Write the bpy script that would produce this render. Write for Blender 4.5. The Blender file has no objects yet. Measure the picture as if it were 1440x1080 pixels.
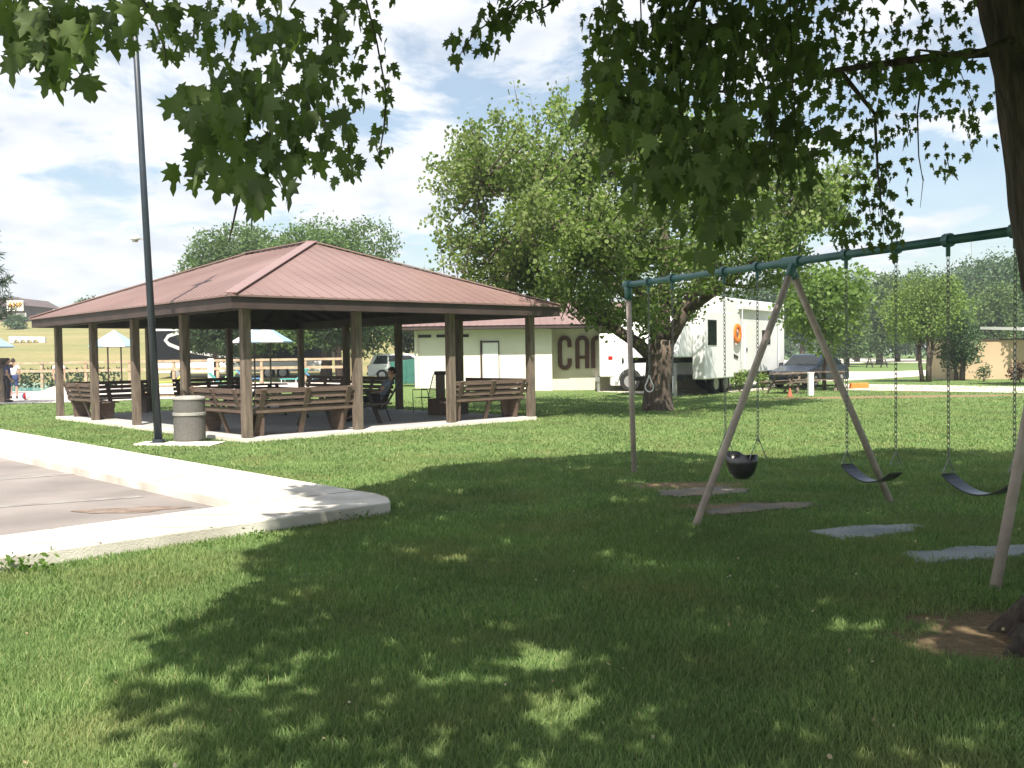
import bpy, bmesh, math, random
import numpy as np
from mathutils import Vector, Matrix
R = math.radians
rnd = random.Random(7)
rng = np.random.default_rng(11)
sc = bpy.context.scene
col = sc.collection

# ------------------------------------------------------------------ camera
F, PITCH, ROLL, EYE = 1330.0, .031, .014, 1.6
cam_d = bpy.data.cameras.new('camera'); cam = bpy.data.objects.new('camera', cam_d); col.objects.link(cam)
cam_d.sensor_width = 36; cam_d.lens = F/1440*36
cam_d.clip_start = .05; cam_d.clip_end = 3000
fw = Vector((0, math.cos(PITCH), -math.sin(PITCH))); up0 = Vector((0, math.sin(PITCH), math.cos(PITCH))); rt0 = Vector((1, 0, 0))
rt = math.cos(ROLL)*rt0 - math.sin(ROLL)*up0; up = math.cos(ROLL)*up0 + math.sin(ROLL)*rt0
M = Matrix((( rt.x, up.x, -fw.x, 0), (rt.y, up.y, -fw.y, 0), (rt.z, up.z, -fw.z, EYE), (0, 0, 0, 1)))
cam.matrix_world = M
sc.camera = cam

# ------------------------------------------------------------------ sun, sky, exposure
SUN_EL, SUN_AZ = R(57), R(2)          # light travels towards +Y (and slightly +X)
tdir = Vector((math.sin(SUN_AZ)*math.cos(SUN_EL), math.cos(SUN_AZ)*math.cos(SUN_EL), -math.sin(SUN_EL)))
sd = bpy.data.lights.new('sun', 'SUN'); sd.energy = 5.0; sd.angle = R(.55); sd.color = (1, .93, .82)
sun = bpy.data.objects.new('sun', sd); col.objects.link(sun); sun.rotation_euler = tdir.to_track_quat('-Z', 'Y').to_euler()
wd = bpy.data.worlds.new('World'); sc.world = wd; wd.use_nodes = True
nt = wd.node_tree; N = nt.nodes; L = nt.links
for n in list(N): N.remove(n)
out = N.new('ShaderNodeOutputWorld'); bg = N.new('ShaderNodeBackground'); bg.inputs[1].default_value = .078
sky = N.new('ShaderNodeTexSky'); sky.sky_type = 'NISHITA'; sky.sun_disc = False
sky.sun_elevation = SUN_EL; sky.sun_rotation = R(180)+SUN_AZ; sky.air_density = 1.0; sky.dust_density = 1.5; sky.ozone_density = 1.2
tc = N.new('ShaderNodeTexCoord'); sep = N.new('ShaderNodeSeparateXYZ'); L.new(tc.outputs['Generated'], sep.inputs[0])
def wmath(op, a, b=None, clamp=False):
    m = N.new('ShaderNodeMath'); m.operation = op; m.use_clamp = clamp
    for i, v in enumerate((a, b)):
        if v is None: continue
        if isinstance(v, (int, float)): m.inputs[i].default_value = v
        else: L.new(v, m.inputs[i])
    return m.outputs[0]
den = wmath('ADD', wmath('MAXIMUM', sep.outputs[2], 0.0), .22)
cx_ = wmath('DIVIDE', sep.outputs[0], den); cy_ = wmath('DIVIDE', sep.outputs[1], den)
cmb = N.new('ShaderNodeCombineXYZ'); L.new(cx_, cmb.inputs[0]); L.new(cy_, cmb.inputs[1])
n1 = N.new('ShaderNodeTexNoise'); n1.inputs['Scale'].default_value = 2.3; n1.inputs['Detail'].default_value = 9; n1.inputs['Roughness'].default_value = .6; n1.inputs['Distortion'].default_value = .3
mp = N.new('ShaderNodeMapping'); mp.inputs['Location'].default_value = (3.1, 1.7, 0); mp.inputs['Scale'].default_value = (1.0, 1.0, 1)
L.new(cmb.outputs[0], mp.inputs[0]); L.new(mp.outputs[0], n1.inputs['Vector'])
bias = wmath('MULTIPLY', sep.outputs[0], -.14)          # more cloud to the left
dens = wmath('ADD', n1.outputs[0], bias)
cr = N.new('ShaderNodeMapRange'); cr.inputs['From Min'].default_value = .455; cr.inputs['From Max'].default_value = .545; cr.inputs['To Min'].default_value = .16; L.new(dens, cr.inputs['Value'])
n2 = N.new('ShaderNodeTexNoise'); n2.inputs['Scale'].default_value = 5; n2.inputs['Detail'].default_value = 6; L.new(mp.outputs[0], n2.inputs['Vector'])
crc = N.new('ShaderNodeValToRGB'); L.new(n2.outputs[0], crc.inputs[0])
crc.color_ramp.elements[0].position = .36; crc.color_ramp.elements[0].color = (5.6, 5.9, 6.4, 1)
crc.color_ramp.elements[1].position = .60; crc.color_ramp.elements[1].color = (7.4, 7.5, 7.7, 1)
mx = N.new('ShaderNodeMixRGB'); L.new(wmath('MULTIPLY', cr.outputs[0], .93), mx.inputs[0])
sg = N.new('ShaderNodeMixRGB'); sg.blend_type = 'MULTIPLY'; sg.inputs[0].default_value = 1; sg.inputs[2].default_value = (1.25, 1.22, 1.12, 1)
L.new(sky.outputs[0], sg.inputs[1]); L.new(sg.outputs[0], mx.inputs[1]); L.new(crc.outputs[0], mx.inputs[2])
L.new(mx.outputs[0], bg.inputs[0]); L.new(bg.outputs[0], out.inputs[0])
vs = sc.view_settings; sc.display_settings.display_device = 'sRGB'
vs.view_transform = 'Standard'; vs.look = 'None'; vs.gamma = 1; vs.exposure = 1.0; vs.use_curve_mapping = False
try:
    sc.cycles.max_bounces = 8; sc.cycles.transparent_max_bounces = 8
except Exception: pass

# ------------------------------------------------------------------ geometry helpers
def ray(px, py):
    X, Y = px-720, 540-py
    d = fw + rt*(X/F) + up*(Y/F)
    return d
def P(px, py, Y):                     # world point seen at photo pixel, at depth Y
    d = ray(px, py); return Vector((0, 0, EYE)) + d*(Y/d.y)
def G(px, py, z=0.0):                 # ground point
    d = ray(px, py); return Vector((0, 0, EYE)) + d*((z-EYE)/d.z)
def project(p):                       # numpy (n,3) -> px,py,depth
    q = p - np.array([0, 0, EYE])
    d = q@np.array(fw); x = q@np.array(rt); y = q@np.array(up)
    dd = np.where(np.abs(d) < 1e-4, 1e-4, d)
    return 720+F*x/dd, 540-F*y/dd, d
def ss(t):
    t = min(1, max(0, t)); return t*t*(3-2*t)
def height(x, y):
    h = 7.6*ss((y-66)/80)*ss((-x-1-.0*y)/15)
    h += .33*math.exp(-((x+5.5)/4.5)**2-((y-42.5)/4.5)**2)
    return h

class MB:
    def __init__(s): s.v = []; s.f = []; s.mi = []; s.m = 0
    def add(s, vs_, fs):
        o = len(s.v); s.v += [tuple(v) for v in vs_]; s.f += [tuple(o+i for i in f) for f in fs]; s.mi += [s.m]*len(fs); return s
    def box(s, x0, x1, y0, y1, z0, z1):
        v = [(x0,y0,z0),(x1,y0,z0),(x1,y1,z0),(x0,y1,z0),(x0,y0,z1),(x1,y0,z1),(x1,y1,z1),(x0,y1,z1)]
        return s.add(v, [(0,3,2,1),(4,5,6,7),(0,1,5,4),(1,2,6,5),(2,3,7,6),(3,0,4,7)])
    def beam(s, a, b, w, h, upv=(0,0,1)):
        a = Vector(a); b = Vector(b); d = (b-a).normalized(); u = Vector(upv)
        if abs(d.dot(u)) > .98: u = Vector((1,0,0))
        r = d.cross(u).normalized(); u = r.cross(d)
        v = [p + r*(i*w/2) + u*(j*h/2) for p in (a, b) for i, j in ((-1,-1),(1,-1),(1,1),(-1,1))]
        return s.add(v, [(0,3,2,1),(4,5,6,7),(0,1,5,4),(1,2,6,5),(2,3,7,6),(3,0,4,7)])
    def tube(s, pts, rad, n=8, cap=True, jit=0):
        pts = [Vector(p) for p in pts]
        if not isinstance(rad, (list, tuple)): rad = [rad]*len(pts)
        v = []; pr = None
        for i, p in enumerate(pts):
            d = (pts[min(i+1, len(pts)-1)]-pts[max(i-1, 0)]).normalized()
            if pr is None:
                pr = d.cross(Vector((.3,.2,.93)))
                if pr.length < .05: pr = d.cross(Vector((1,0,0)))
            pr = (pr - d*pr.dot(d)).normalized(); q = d.cross(pr)
            for k in range(n):
                a = 2*math.pi*k/n; rr = rad[i]*(1+(rnd.random()-.5)*jit)
                v.append(p + (pr*math.cos(a)+q*math.sin(a))*rr)
        f = []
        for i in range(len(pts)-1):
            for k in range(n):
                f.append((i*n+k, i*n+(k+1)%n, (i+1)*n+(k+1)%n, (i+1)*n+k))
        if cap: f.append(tuple(range(n))[::-1]); f.append(tuple((len(pts)-1)*n+k for k in range(n)))
        return s.add(v, f)
    def lathe(s, prof, c=(0,0,0), n=24, axis='z'):
        v = []
        for r_, z in prof:
            for k in range(n):
                a = 2*math.pi*k/n; x, y = r_*math.cos(a), r_*math.sin(a)
                if axis == 'z': v.append((c[0]+x, c[1]+y, c[2]+z))
                elif axis == 'y': v.append((c[0]+x, c[1]+z, c[2]+y))
                else: v.append((c[0]+z, c[1]+x, c[2]+y))
        f = []
        for i in range(len(prof)-1):
            for k in range(n): f.append((i*n+k, i*n+(k+1)%n, (i+1)*n+(k+1)%n, (i+1)*n+k))
        f.append(tuple(range(n))); f.append(tuple((len(prof)-1)*n+k for k in range(n)))
        return s.add(v, f)
    def prism(s, poly, z0, z1):       # poly in xy
        n = len(poly); v = [(p[0], p[1], z0) for p in poly]+[(p[0], p[1], z1) for p in poly]
        return s.add(v, [tuple(range(n))[::-1], tuple(range(n, 2*n))]+[(i, (i+1)%n, n+(i+1)%n, n+i) for i in range(n)])
    def prof(s, poly, y0, y1, inset=None):   # poly in xz extruded along y ; inset(z)->amount
        n = len(poly); g = inset or (lambda z: 0)
        v = [(p[0], y0+g(p[1]), p[1]) for p in poly]+[(p[0], y1-g(p[1]), p[1]) for p in poly]
        return s.add(v, [tuple(range(n)), tuple(range(n, 2*n))[::-1]]+[(i, n+i, n+(i+1)%n, (i+1)%n) for i in range(n)])
    def build(s, name, mats, parent=None, smooth=False, loc=None, rz=0, bevel=0, fix=True):
        me = bpy.data.meshes.new(name); me.from_pydata(s.v, [], s.f)
        if not isinstance(mats, (list, tuple)): mats = [mats]
        for m in mats: me.materials.append(m)
        if len(mats) > 1: me.polygons.foreach_set('material_index', s.mi)
        if fix:
            b = bmesh.new(); b.from_mesh(me); bmesh.ops.recalc_face_normals(b, faces=b.faces); b.to_mesh(me); b.free()
        if smooth: me.polygons.foreach_set('use_smooth', [True]*len(me.polygons))
        o = bpy.data.objects.new(name, me); col.objects.link(o)
        if parent: o.parent = parent
        if loc is not None: o.location = loc
        o.rotation_euler.z = rz
        if bevel:
            md = o.modifiers.new('bevel', 'BEVEL'); md.width = bevel; md.segments = 2; md.limit_method = 'ANGLE'
        return o
def tag(o, label, cat, group=None, kind=None):
    o['label'] = label; o['category'] = cat
    if group: o['group'] = group
    if kind: o['kind'] = kind
    return o
def struct(o, kind='structure'): o['kind'] = kind; return o
def thing(name, label, cat, loc=(0,0,0), rz=0, group=None):
    o = bpy.data.objects.new(name, None); col.objects.link(o); o.location = loc; o.rotation_euler.z = rz
    o.empty_display_size = .2
    return tag(o, label, cat, group)
def dup(root, label, loc, rz=0, group=None, scale=None):
    kids = {}
    for o in bpy.data.objects:
        if o.parent: kids.setdefault(o.parent.name, []).append(o)
    def cp(o, par):
        c = o.copy(); col.objects.link(c); c.parent = par
        for k in kids.get(o.name, []): cp(k, c)
        return c
    r_ = cp(root, None); r_.location = loc; r_.rotation_euler.z = rz; r_['label'] = label
    if group: r_['group'] = group
    if scale: r_.scale = scale if isinstance(scale, tuple) else (scale,)*3
    return r_

# ------------------------------------------------------------------ materials
def srgb(h):
    c = [int(h[i:i+2], 16)/255 for i in (0, 2, 4)]
    return tuple(x/12.92 if x <= .04045 else ((x+.055)/1.055)**2.4 for x in c)
def mat(name, c, rough=.7, c2=None, scale=4, bump=0, bscale=40, metal=0, stretch=(1,1,1), detail=6, spec=.4, contrast=(.35,.65)):
    m = bpy.data.materials.new(name); m.use_nodes = True; t = m.node_tree; b = t.nodes['Principled BSDF']
    b.inputs['Base Color'].default_value = (*c, 1); b.inputs['Roughness'].default_value = rough; b.inputs['Metallic'].default_value = metal
    b.inputs['Specular IOR Level'].default_value = spec
    co = t.nodes.new('ShaderNodeTexCoord'); mpn = t.nodes.new('ShaderNodeMapping'); mpn.inputs['Scale'].default_value = stretch
    t.links.new(co.outputs['Object'], mpn.inputs[0])
    if c2:
        n = t.nodes.new('ShaderNodeTexNoise'); n.inputs['Scale'].default_value = scale; n.inputs['Detail'].default_value = detail
        t.links.new(mpn.outputs[0], n.inputs['Vector'])
        r_ = t.nodes.new('ShaderNodeValToRGB'); r_.color_ramp.elements[0].color = (*c, 1); r_.color_ramp.elements[1].color = (*c2, 1)
        r_.color_ramp.elements[0].position, r_.color_ramp.elements[1].position = contrast
        t.links.new(n.outputs[0], r_.inputs[0]); t.links.new(r_.outputs[0], b.inputs['Base Color'])
    if bump:
        n = t.nodes.new('ShaderNodeTexNoise'); n.inputs['Scale'].default_value = bscale; n.inputs['Detail'].default_value = 5
        t.links.new(mpn.outputs[0], n.inputs['Vector'])
        bp = t.nodes.new('ShaderNodeBump'); bp.inputs['Strength'].default_value = bump; bp.inputs['Distance'].default_value = .02
        t.links.new(n.outputs[0], bp.inputs['Height']); t.links.new(bp.outputs[0], b.inputs['Normal'])
    return m
def leafmat(name, c, c2, trans=.35, tcol=None, noise_scale=.6, rough=.55, c3=None, dry=None):
    """leaf colour: random per leaf, plus soft clumps of a slightly different green"""
    m = bpy.data.materials.new(name); m.use_nodes = True; t = m.node_tree; b = t.nodes['Principled BSDF']; o = t.nodes['Material Output']
    geo = t.nodes.new('ShaderNodeNewGeometry'); r_ = t.nodes.new('ShaderNodeValToRGB')
    r_.color_ramp.elements[0].color = (*c, 1); r_.color_ramp.elements[1].color = (*c2, 1)
    if c3: e = r_.color_ramp.elements.new(.93); e.color = (*c2, 1); r_.color_ramp.elements[2].color = (*c3, 1)
    t.links.new(geo.outputs['Random Per Island'], r_.inputs[0])
    co = t.nodes.new('ShaderNodeTexCoord'); n = t.nodes.new('ShaderNodeTexNoise'); n.inputs['Scale'].default_value = noise_scale; n.inputs['Detail'].default_value = 3
    t.links.new(co.outputs['Object'], n.inputs['Vector'])
    mr = t.nodes.new('ShaderNodeMapRange'); mr.inputs['From Min'].default_value = .3; mr.inputs['From Max'].default_value = .7
    mr.inputs['To Min'].default_value = .72; mr.inputs['To Max'].default_value = 1.3; t.links.new(n.outputs[0], mr.inputs[0])
    mu = t.nodes.new('ShaderNodeVectorMath'); mu.operation = 'SCALE'; t.links.new(r_.outputs[0], mu.inputs[0]); t.links.new(mr.outputs[0], mu.inputs['Scale'])
    if dry:
        nd = t.nodes.new('ShaderNodeTexNoise'); nd.inputs['Scale'].default_value = .9; nd.inputs['Detail'].default_value = 5; t.links.new(co.outputs['Object'], nd.inputs['Vector'])
        md_ = t.nodes.new('ShaderNodeMapRange'); md_.inputs['From Min'].default_value = .48; md_.inputs['From Max'].default_value = .70; md_.inputs['To Max'].default_value = .62; t.links.new(nd.outputs[0], md_.inputs[0])
        mxd = t.nodes.new('ShaderNodeMixRGB'); mxd.inputs[2].default_value = (*dry, 1); t.links.new(md_.outputs[0], mxd.inputs[0]); t.links.new(mu.outputs[0], mxd.inputs[1]); mu = mxd
    t.links.new(mu.outputs[0], b.inputs['Base Color']); b.inputs['Roughness'].default_value = rough+.12; b.inputs['Specular IOR Level'].default_value = .22
    tr = t.nodes.new('ShaderNodeBsdfTranslucent'); mu2 = t.nodes.new('ShaderNodeVectorMath'); mu2.operation = 'MULTIPLY'
    mu2.inputs[1].default_value = tcol or (1.1, 1.5, .6); t.links.new(mu.outputs[0], mu2.inputs[0]); t.links.new(mu2.outputs[0], tr.inputs[0])
    mixs = t.nodes.new('ShaderNodeMixShader'); mixs.inputs[0].default_value = trans
    t.links.new(b.outputs[0], mixs.inputs[1]); t.links.new(tr.outputs[0], mixs.inputs[2]); t.links.new(mixs.outputs[0], o.inputs[0])
    return m
m_wood = mat('weathered_brown_timber', (.105,.080,.062), .85, (.20,.158,.122), 3, .4, 30, stretch=(6,6,.8))
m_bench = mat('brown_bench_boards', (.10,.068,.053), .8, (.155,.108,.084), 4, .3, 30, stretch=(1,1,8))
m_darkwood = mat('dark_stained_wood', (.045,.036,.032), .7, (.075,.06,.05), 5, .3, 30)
m_fascia = mat('dark_brown_fascia', (.042,.029,.027), .65, (.062,.042,.038), 2)
m_roof = mat('dull_red_metal_roof', (.19,.119,.108), .5, (.25,.163,.148), .45, 0, spec=.5, metal=.0)
m_ridge = mat('red_ridge_metal', (.26,.16,.145), .35, spec=.6)
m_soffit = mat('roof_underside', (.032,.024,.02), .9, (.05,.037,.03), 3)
m_conc = mat('pale_concrete', (.56,.53,.47), .9, (.68,.65,.58), 1.3, .15, 60)
m_walk = mat('sun_bleached_sidewalk', (.46,.43,.37), .9, (.68,.65,.58), 1.6, .35, 70)
m_slab = mat('grey_concrete_slab', (.34,.33,.32), .85, (.42,.41,.39), 1.1, .1, 60)
m_asph = mat('worn_pale_asphalt', (.19,.17,.16), .95, (.27,.24,.225), .8, .5, 120)
m_stain = mat('rusty_stain', (.14,.10,.075), .9, (.24,.19,.16), 6)
m_line = mat('faded_line_paint', (.20,.18,.17), .8, (.285,.265,.25), 4)
m_gravel = mat('pale_gravel', (.50,.46,.38), .95, (.62,.58,.50), 2, .5, 60)
m_bark = mat('grey_brown_bark', (.055,.043,.034), .95, (.13,.10,.078), 4, 1.0, 14, stretch=(3,3,.6))
m_barkdark = mat('dark_furrowed_bark', (.035,.028,.023), .95, (.10,.078,.06), 7, 1.0, 16, stretch=(3,3,.5))
m_green = mat('green_painted_steel', (.045,.14,.145), .45, (.075,.19,.19), 6, spec=.5)
m_leg = mat('brown_grey_painted_pipe', (.40,.325,.285), .6, (.52,.43,.38), 8, .1, 60)
m_chain = mat('galvanised_chain', (.16,.17,.16), .45, (.30,.31,.30), 40, metal=.5)
m_rubber = mat('black_rubber', (.018,.018,.02), .3, (.03,.03,.032), 12, spec=.8)
m_mat = mat('grey_rubber_mat', (.23,.26,.265), .8, (.36,.375,.37), 3, .5, 40)
m_pole = mat('dark_blue_black_steel', (.018,.027,.04), .45, (.028,.04,.055), 3, spec=.5)
m_white = mat('white_paint', (.78,.78,.76), .5, (.84,.84,.82), 2)
m_rv = mat('white_fibreglass', (.76,.77,.77), .35, (.83,.83,.82), 1.5, spec=.5)
m_wall = mat('cream_painted_block', (.69,.66,.58), .85, (.75,.72,.64), 1.4, .1, 30)
m_wall2 = mat('tan_painted_block', (.60,.55,.45), .85, (.67,.62,.51), 1.4, .1, 30)
m_letter = mat('dark_brown_letter', (.075,.032,.022), .7, (.10,.045,.032), 5)
m_glass = mat('dark_tinted_glass', (.012,.016,.018), .08, spec=.6)
m_tyre = mat('tyre_rubber', (.018,.018,.018), .85)
m_rim = mat('alloy_rim', (.45,.45,.46), .35, metal=.6)
m_black = mat('black_metal', (.015,.015,.017), .5)
m_chrome = mat('bright_metal', (.55,.55,.56), .3, metal=.8)
m_bluegrey = mat('dark_blue_car_paint', (.02,.03,.045), .22, spec=.7)
m_red = mat('red_lamp', (.45,.02,.02), .3)
m_trash = mat('grey_aggregate', (.105,.10,.092), .9, (.14,.134,.124), 40, .25, 90)
m_bandm = mat('light_grey_band', (.25,.245,.225), .7, (.34,.33,.30), 8)
m_umbw = mat('white_canvas', (.66,.68,.70), .8); m_umbb = mat('light_blue_canvas', (.26,.40,.54), .8)
m_rail = mat('pale_tan_lumber', (.30,.22,.145), .85, (.44,.33,.22), 5, .2, 20)
m_tan = mat('tan_stucco', (.44,.33,.21), .9, (.50,.38,.25), .8, .1, 30)
m_brownb = mat('brown_building', (.10,.075,.075), .85, (.14,.105,.10), .7)
m_orange = mat('orange_plastic', (.75,.20,.035), .5)
m_yellow = mat('yellow_fabric', (.80,.78,.06), .7)
m_teal = mat('teal_fabric', (.10,.42,.40), .7); m_lgreen = mat('light_green_fabric', (.35,.65,.25), .7); m_blue = mat('blue_plastic', (.08,.28,.55), .6)
m_water = mat('pool_water', (.16,.42,.42), .12, spec=.6)
m_deck = mat('pool_deck', (.60,.53,.48), .9, (.68,.61,.56), 1, .1, 40)
m_skin = mat('skin', (.42,.24,.17), .6); m_hair = mat('dark_hair', (.02,.015,.012), .7); m_shirt = mat('blue_grey_shirt', (.16,.19,.25), .9); m_trous = mat('dark_trousers', (.03,.03,.04), .9)
m_shirt2 = mat('white_shirt', (.7,.68,.68), .9); m_shorts = mat('navy_shorts', (.04,.06,.16), .9)
m_wire = mat('green_grey_wire', (.10,.13,.085), .5)

# ground (grass) material: green lawn, dry field on the hill, bare soil in patches
PATCH = []
for px, py, rx, ry in ((960,683,.8,.35),(1040,712,.75,.25),(1385,905,.55,.35),(1270,558,5.5,.9),(1350,550,3,.6),(1300,872,.18,.12),(1425,885,.5,.5)):
    g = G(px, py); PATCH.append((g.x, g.y, rx, ry))
def grassmat():
    m = bpy.data.materials.new('lawn'); m.use_nodes = True; t = m.node_tree; b = t.nodes['Principled BSDF']; nn = t.nodes; ll = t.links
    geo = nn.new('ShaderNodeNewGeometry')
    def noise(s, d=6, r_=.6, vec=None):
        n = nn.new('ShaderNodeTexNoise'); n.inputs['Scale'].default_value = s; n.inputs['Detail'].default_value = d; n.inputs['Roughness'].default_value = r_
        ll.new(vec or geo.outputs['Position'], n.inputs['Vector']); return n.outputs[0]
    def ramp(v, a, b_, p0=.35, p1=.65):
        r_ = nn.new('ShaderNodeValToRGB'); r_.color_ramp.elements[0].color = (*a, 1); r_.color_ramp.elements[1].color = (*b_, 1)
        r_.color_ramp.elements[0].position = p0; r_.color_ramp.elements[1].position = p1; ll.new(v, r_.inputs[0]); return r_.outputs[0]
    def mixc(f, a, b_):
        x = nn.new('ShaderNodeMixRGB')
        if isinstance(f, (int, float)): x.inputs[0].default_value = f
        else: ll.new(f, x.inputs[0])
        ll.new(a, x.inputs[1]); ll.new(b_, x.inputs[2]); return x.outputs[0]
    def mth(op, a, b_=None, cl=False):
        x = nn.new('ShaderNodeMath'); x.operation = op; x.use_clamp = cl
        for i, v in enumerate((a, b_)):
            if v is None: continue
            if isinstance(v, (int, float)): x.inputs[i].default_value = v
            else: ll.new(v, x.inputs[i])
        return x.outputs[0]
    fine = ramp(noise(60, 4, .7), (.078,.135,.036), (.18,.27,.085))
    mid = ramp(noise(3.5, 6), (.104,.162,.05), (.175,.24,.085))
    lawn = mixc(.5, fine, mid)
    big = ramp(noise(.35, 5), (.10,.175,.05), (.19,.24,.10), .3, .7)
    lawn = mixc(.35, lawn, big)
    sp = nn.new('ShaderNodeSeparateXYZ'); ll.new(geo.outputs['Position'], sp.inputs[0])
    # dry field
    mapn = nn.new('ShaderNodeMapping'); mapn.inputs['Scale'].default_value = (.05, .22, .22); ll.new(geo.outputs['Position'], mapn.inputs[0])
    dryc = ramp(noise(1, 6, .6, mapn.outputs[0]), (.29,.24,.115), (.14,.17,.06), .38, .62)
    dryf = ramp(noise(1.5, 6), (.21,.20,.09), (.30,.26,.13))
    dryc = mixc(.4, dryc, dryf)
    edge = mth('ADD', sp.outputs[1], mth('MULTIPLY', noise(.15, 3), 10))
    a = nn.new('ShaderNodeMapRange'); ll.new(edge, a.inputs[0]); a.inputs['From Min'].default_value = 70; a.inputs['From Max'].default_value = 76
    bx = nn.new('ShaderNodeMapRange'); ll.new(sp.outputs[0], bx.inputs[0]); bx.inputs['From Min'].default_value = 8; bx.inputs['From Max'].default_value = -4
    lawn = mixc(mth('MULTIPLY', a.outputs[0], bx.outputs[0]), lawn, dryc)
    # soil
    soil = ramp(noise(25, 6, .7), (.19,.125,.075), (.34,.24,.15))
    tot = None; wob = noise(5, 5, .7)
    for x, y, rx, ry in PATCH:
        v = nn.new('ShaderNodeVectorMath'); v.operation = 'SUBTRACT'; ll.new(geo.outputs['Position'], v.inputs[0]); v.inputs[1].default_value = (x, y, 0)
        v2 = nn.new('ShaderNodeVectorMath'); v2.operation = 'MULTIPLY'; ll.new(v.outputs[0], v2.inputs[0]); v2.inputs[1].default_value = (1/rx, 1/ry, 0)
        l_ = nn.new('ShaderNodeVectorMath'); l_.operation = 'LENGTH'; ll.new(v2.outputs[0], l_.inputs[0])
        s_ = mth('ADD', l_.outputs['Value'], mth('MULTIPLY', mth('SUBTRACT', wob, .5), 2.4))
        r_ = nn.new('ShaderNodeMapRange'); ll.new(s_, r_.inputs[0]); r_.inputs['From Min'].default_value = 1.1; r_.inputs['From Max'].default_value = .7
        tot = r_.outputs[0] if tot is None else mth('MAXIMUM', tot, r_.outputs[0])
    lawn = mixc(mth('MULTIPLY', tot, .9), lawn, soil)
    ll.new(lawn, b.inputs['Base Color']); b.inputs['Roughness'].default_value = .95; b.inputs['Specular IOR Level'].default_value = .15
    bp = nn.new('ShaderNodeBump'); bp.inputs['Strength'].default_value = .7; bp.inputs['Distance'].default_value = .05
    ll.new(noise(45, 4, .8), bp.inputs['Height']); ll.new(bp.outputs[0], b.inputs['Normal'])
    return m
m_lawn = grassmat()

# ------------------------------------------------------------------ terrain
def terrain():
    xs = list(np.arange(-60, 60.1, 2.5)); ys = list(np.arange(-20, 160.1, 2.5))
    xs = [-900, -500, -300, -200, -140, -100, -80]+xs+[80, 110, 150, 220, 350, 600, 900]
    ys = [-300, -120, -60]+ys+[175, 200, 260, 350, 500, 800, 1400]
    v = [(x, y, height(x, y)) for y in ys for x in xs]; nx = len(xs)
    f = [(j*nx+i, j*nx+i+1, (j+1)*nx+i+1, (j+1)*nx+i) for j in range(len(ys)-1) for i in range(nx-1)]
    b = MB(); b.add(v, f); o = b.build('ground', m_lawn, smooth=True, fix=False); struct(o)
terrain()

# sidewalk (L shaped, with curb) and parking lot
ZW = .12
def gp(l, z): return [tuple(G(x, y, z)[:2]) for x, y in l]
a0, a1 = gp([(0,603),(505,690)], ZW); b0, b1 = gp([(0,783),(548,706)], ZW)
c0, c1 = gp([(0,634),(346,707)], ZW); e0, e1 = gp([(0,753),(346,707)], ZW)
def ext(p, q, k): return (p[0]+(p[0]-q[0])*k, p[1]+(p[1]-q[1])*k)
tip = gp([(530,693.5),(546,699),(549,704)], ZW)
A = ext(a0, a1, .8); B_ = ext(b0, b1, 1.2); C_ = ext(c0, c1, 1.3); E_ = ext(e0, e1, 2.5)
sw = MB(); sw.prism([A, C_, c1, a1], -.1, ZW); 
sw2 = MB(); sw2.prism([c1, E_, B_, b1, tip[2], tip[1], tip[0], a1], -.1, ZW)
s_o = sw.build('sidewalk', m_walk, bevel=.015); struct(s_o); s_o2 = sw2.build('sidewalk', m_walk, bevel=.015); struct(s_o2)
lot = MB(); lot.prism([ext(C_, c1, .3), ext(E_, c1, .3), (E_[0]-30, E_[1]-2), (C_[0]-30, C_[1]+20)], -.1, .006)
ip = Vector((c1[0], c1[1], 0))
lot2 = MB(); lot2.add([(C_[0], C_[1], .006), (c1[0]+.02, c1[1], .006), (E_[0], E_[1], .006), (E_[0]-25, E_[1]+3, .006), (C_[0]-25, C_[1]+8, .006)], [(0,1,2,3,4)])
struct(lot2.build('parking_lot', m_asph))
ln = MB(); q = gp([(-160,683),(120,663),(128,665.5),(-160,686.5)], .01); ln.add([(x, y, .010) for x, y in q], [(0,1,2,3)])
q = gp([(-160,722),(195,697),(202,699),(-160,725)], .01); ln.add([(x, y, .010) for x, y in q], [(0,1,2,3)])
struct(ln.build('parking_line', m_line))
stn = MB(); c_ = G(183, 717, .01); stn.add([(c_.x+.55*math.cos(a)*(1+.25*math.sin(3*a)), c_.y+.2*math.sin(a)*(1+.2*math.cos(5*a))+.08*math.cos(a), .0105) for a in np.linspace(0, 6.1, 22)], [tuple(range(22))])
struct(stn.build('stain', m_stain))
jn = MB()
for k in range(1, 9):
    u_ = k*.125; p_ = (A[0]+(a1[0]-A[0])*u_, A[1]+(a1[1]-A[1])*u_); q_ = (C_[0]+(c1[0]-C_[0])*u_, C_[1]+(c1[1]-C_[1])*u_); jn.beam((*p_, ZW+.001), (*q_, ZW+.001), .014, .004)
for k in range(1, 9):
    u_ = k*.12; p_ = (c1[0]+(E_[0]-c1[0])*u_, c1[1]+(E_[1]-c1[1])*u_); q_ = (b1[0]+(B_[0]-b1[0])*u_, b1[1]+(B_[1]-b1[1])*u_); jn.beam((*p_, ZW+.001), (*q_, ZW+.001), .014, .004)
o = jn.build('sidewalk_joints', mat('joint_dirt', (.26,.23,.19), .95)); struct(o)
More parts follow.
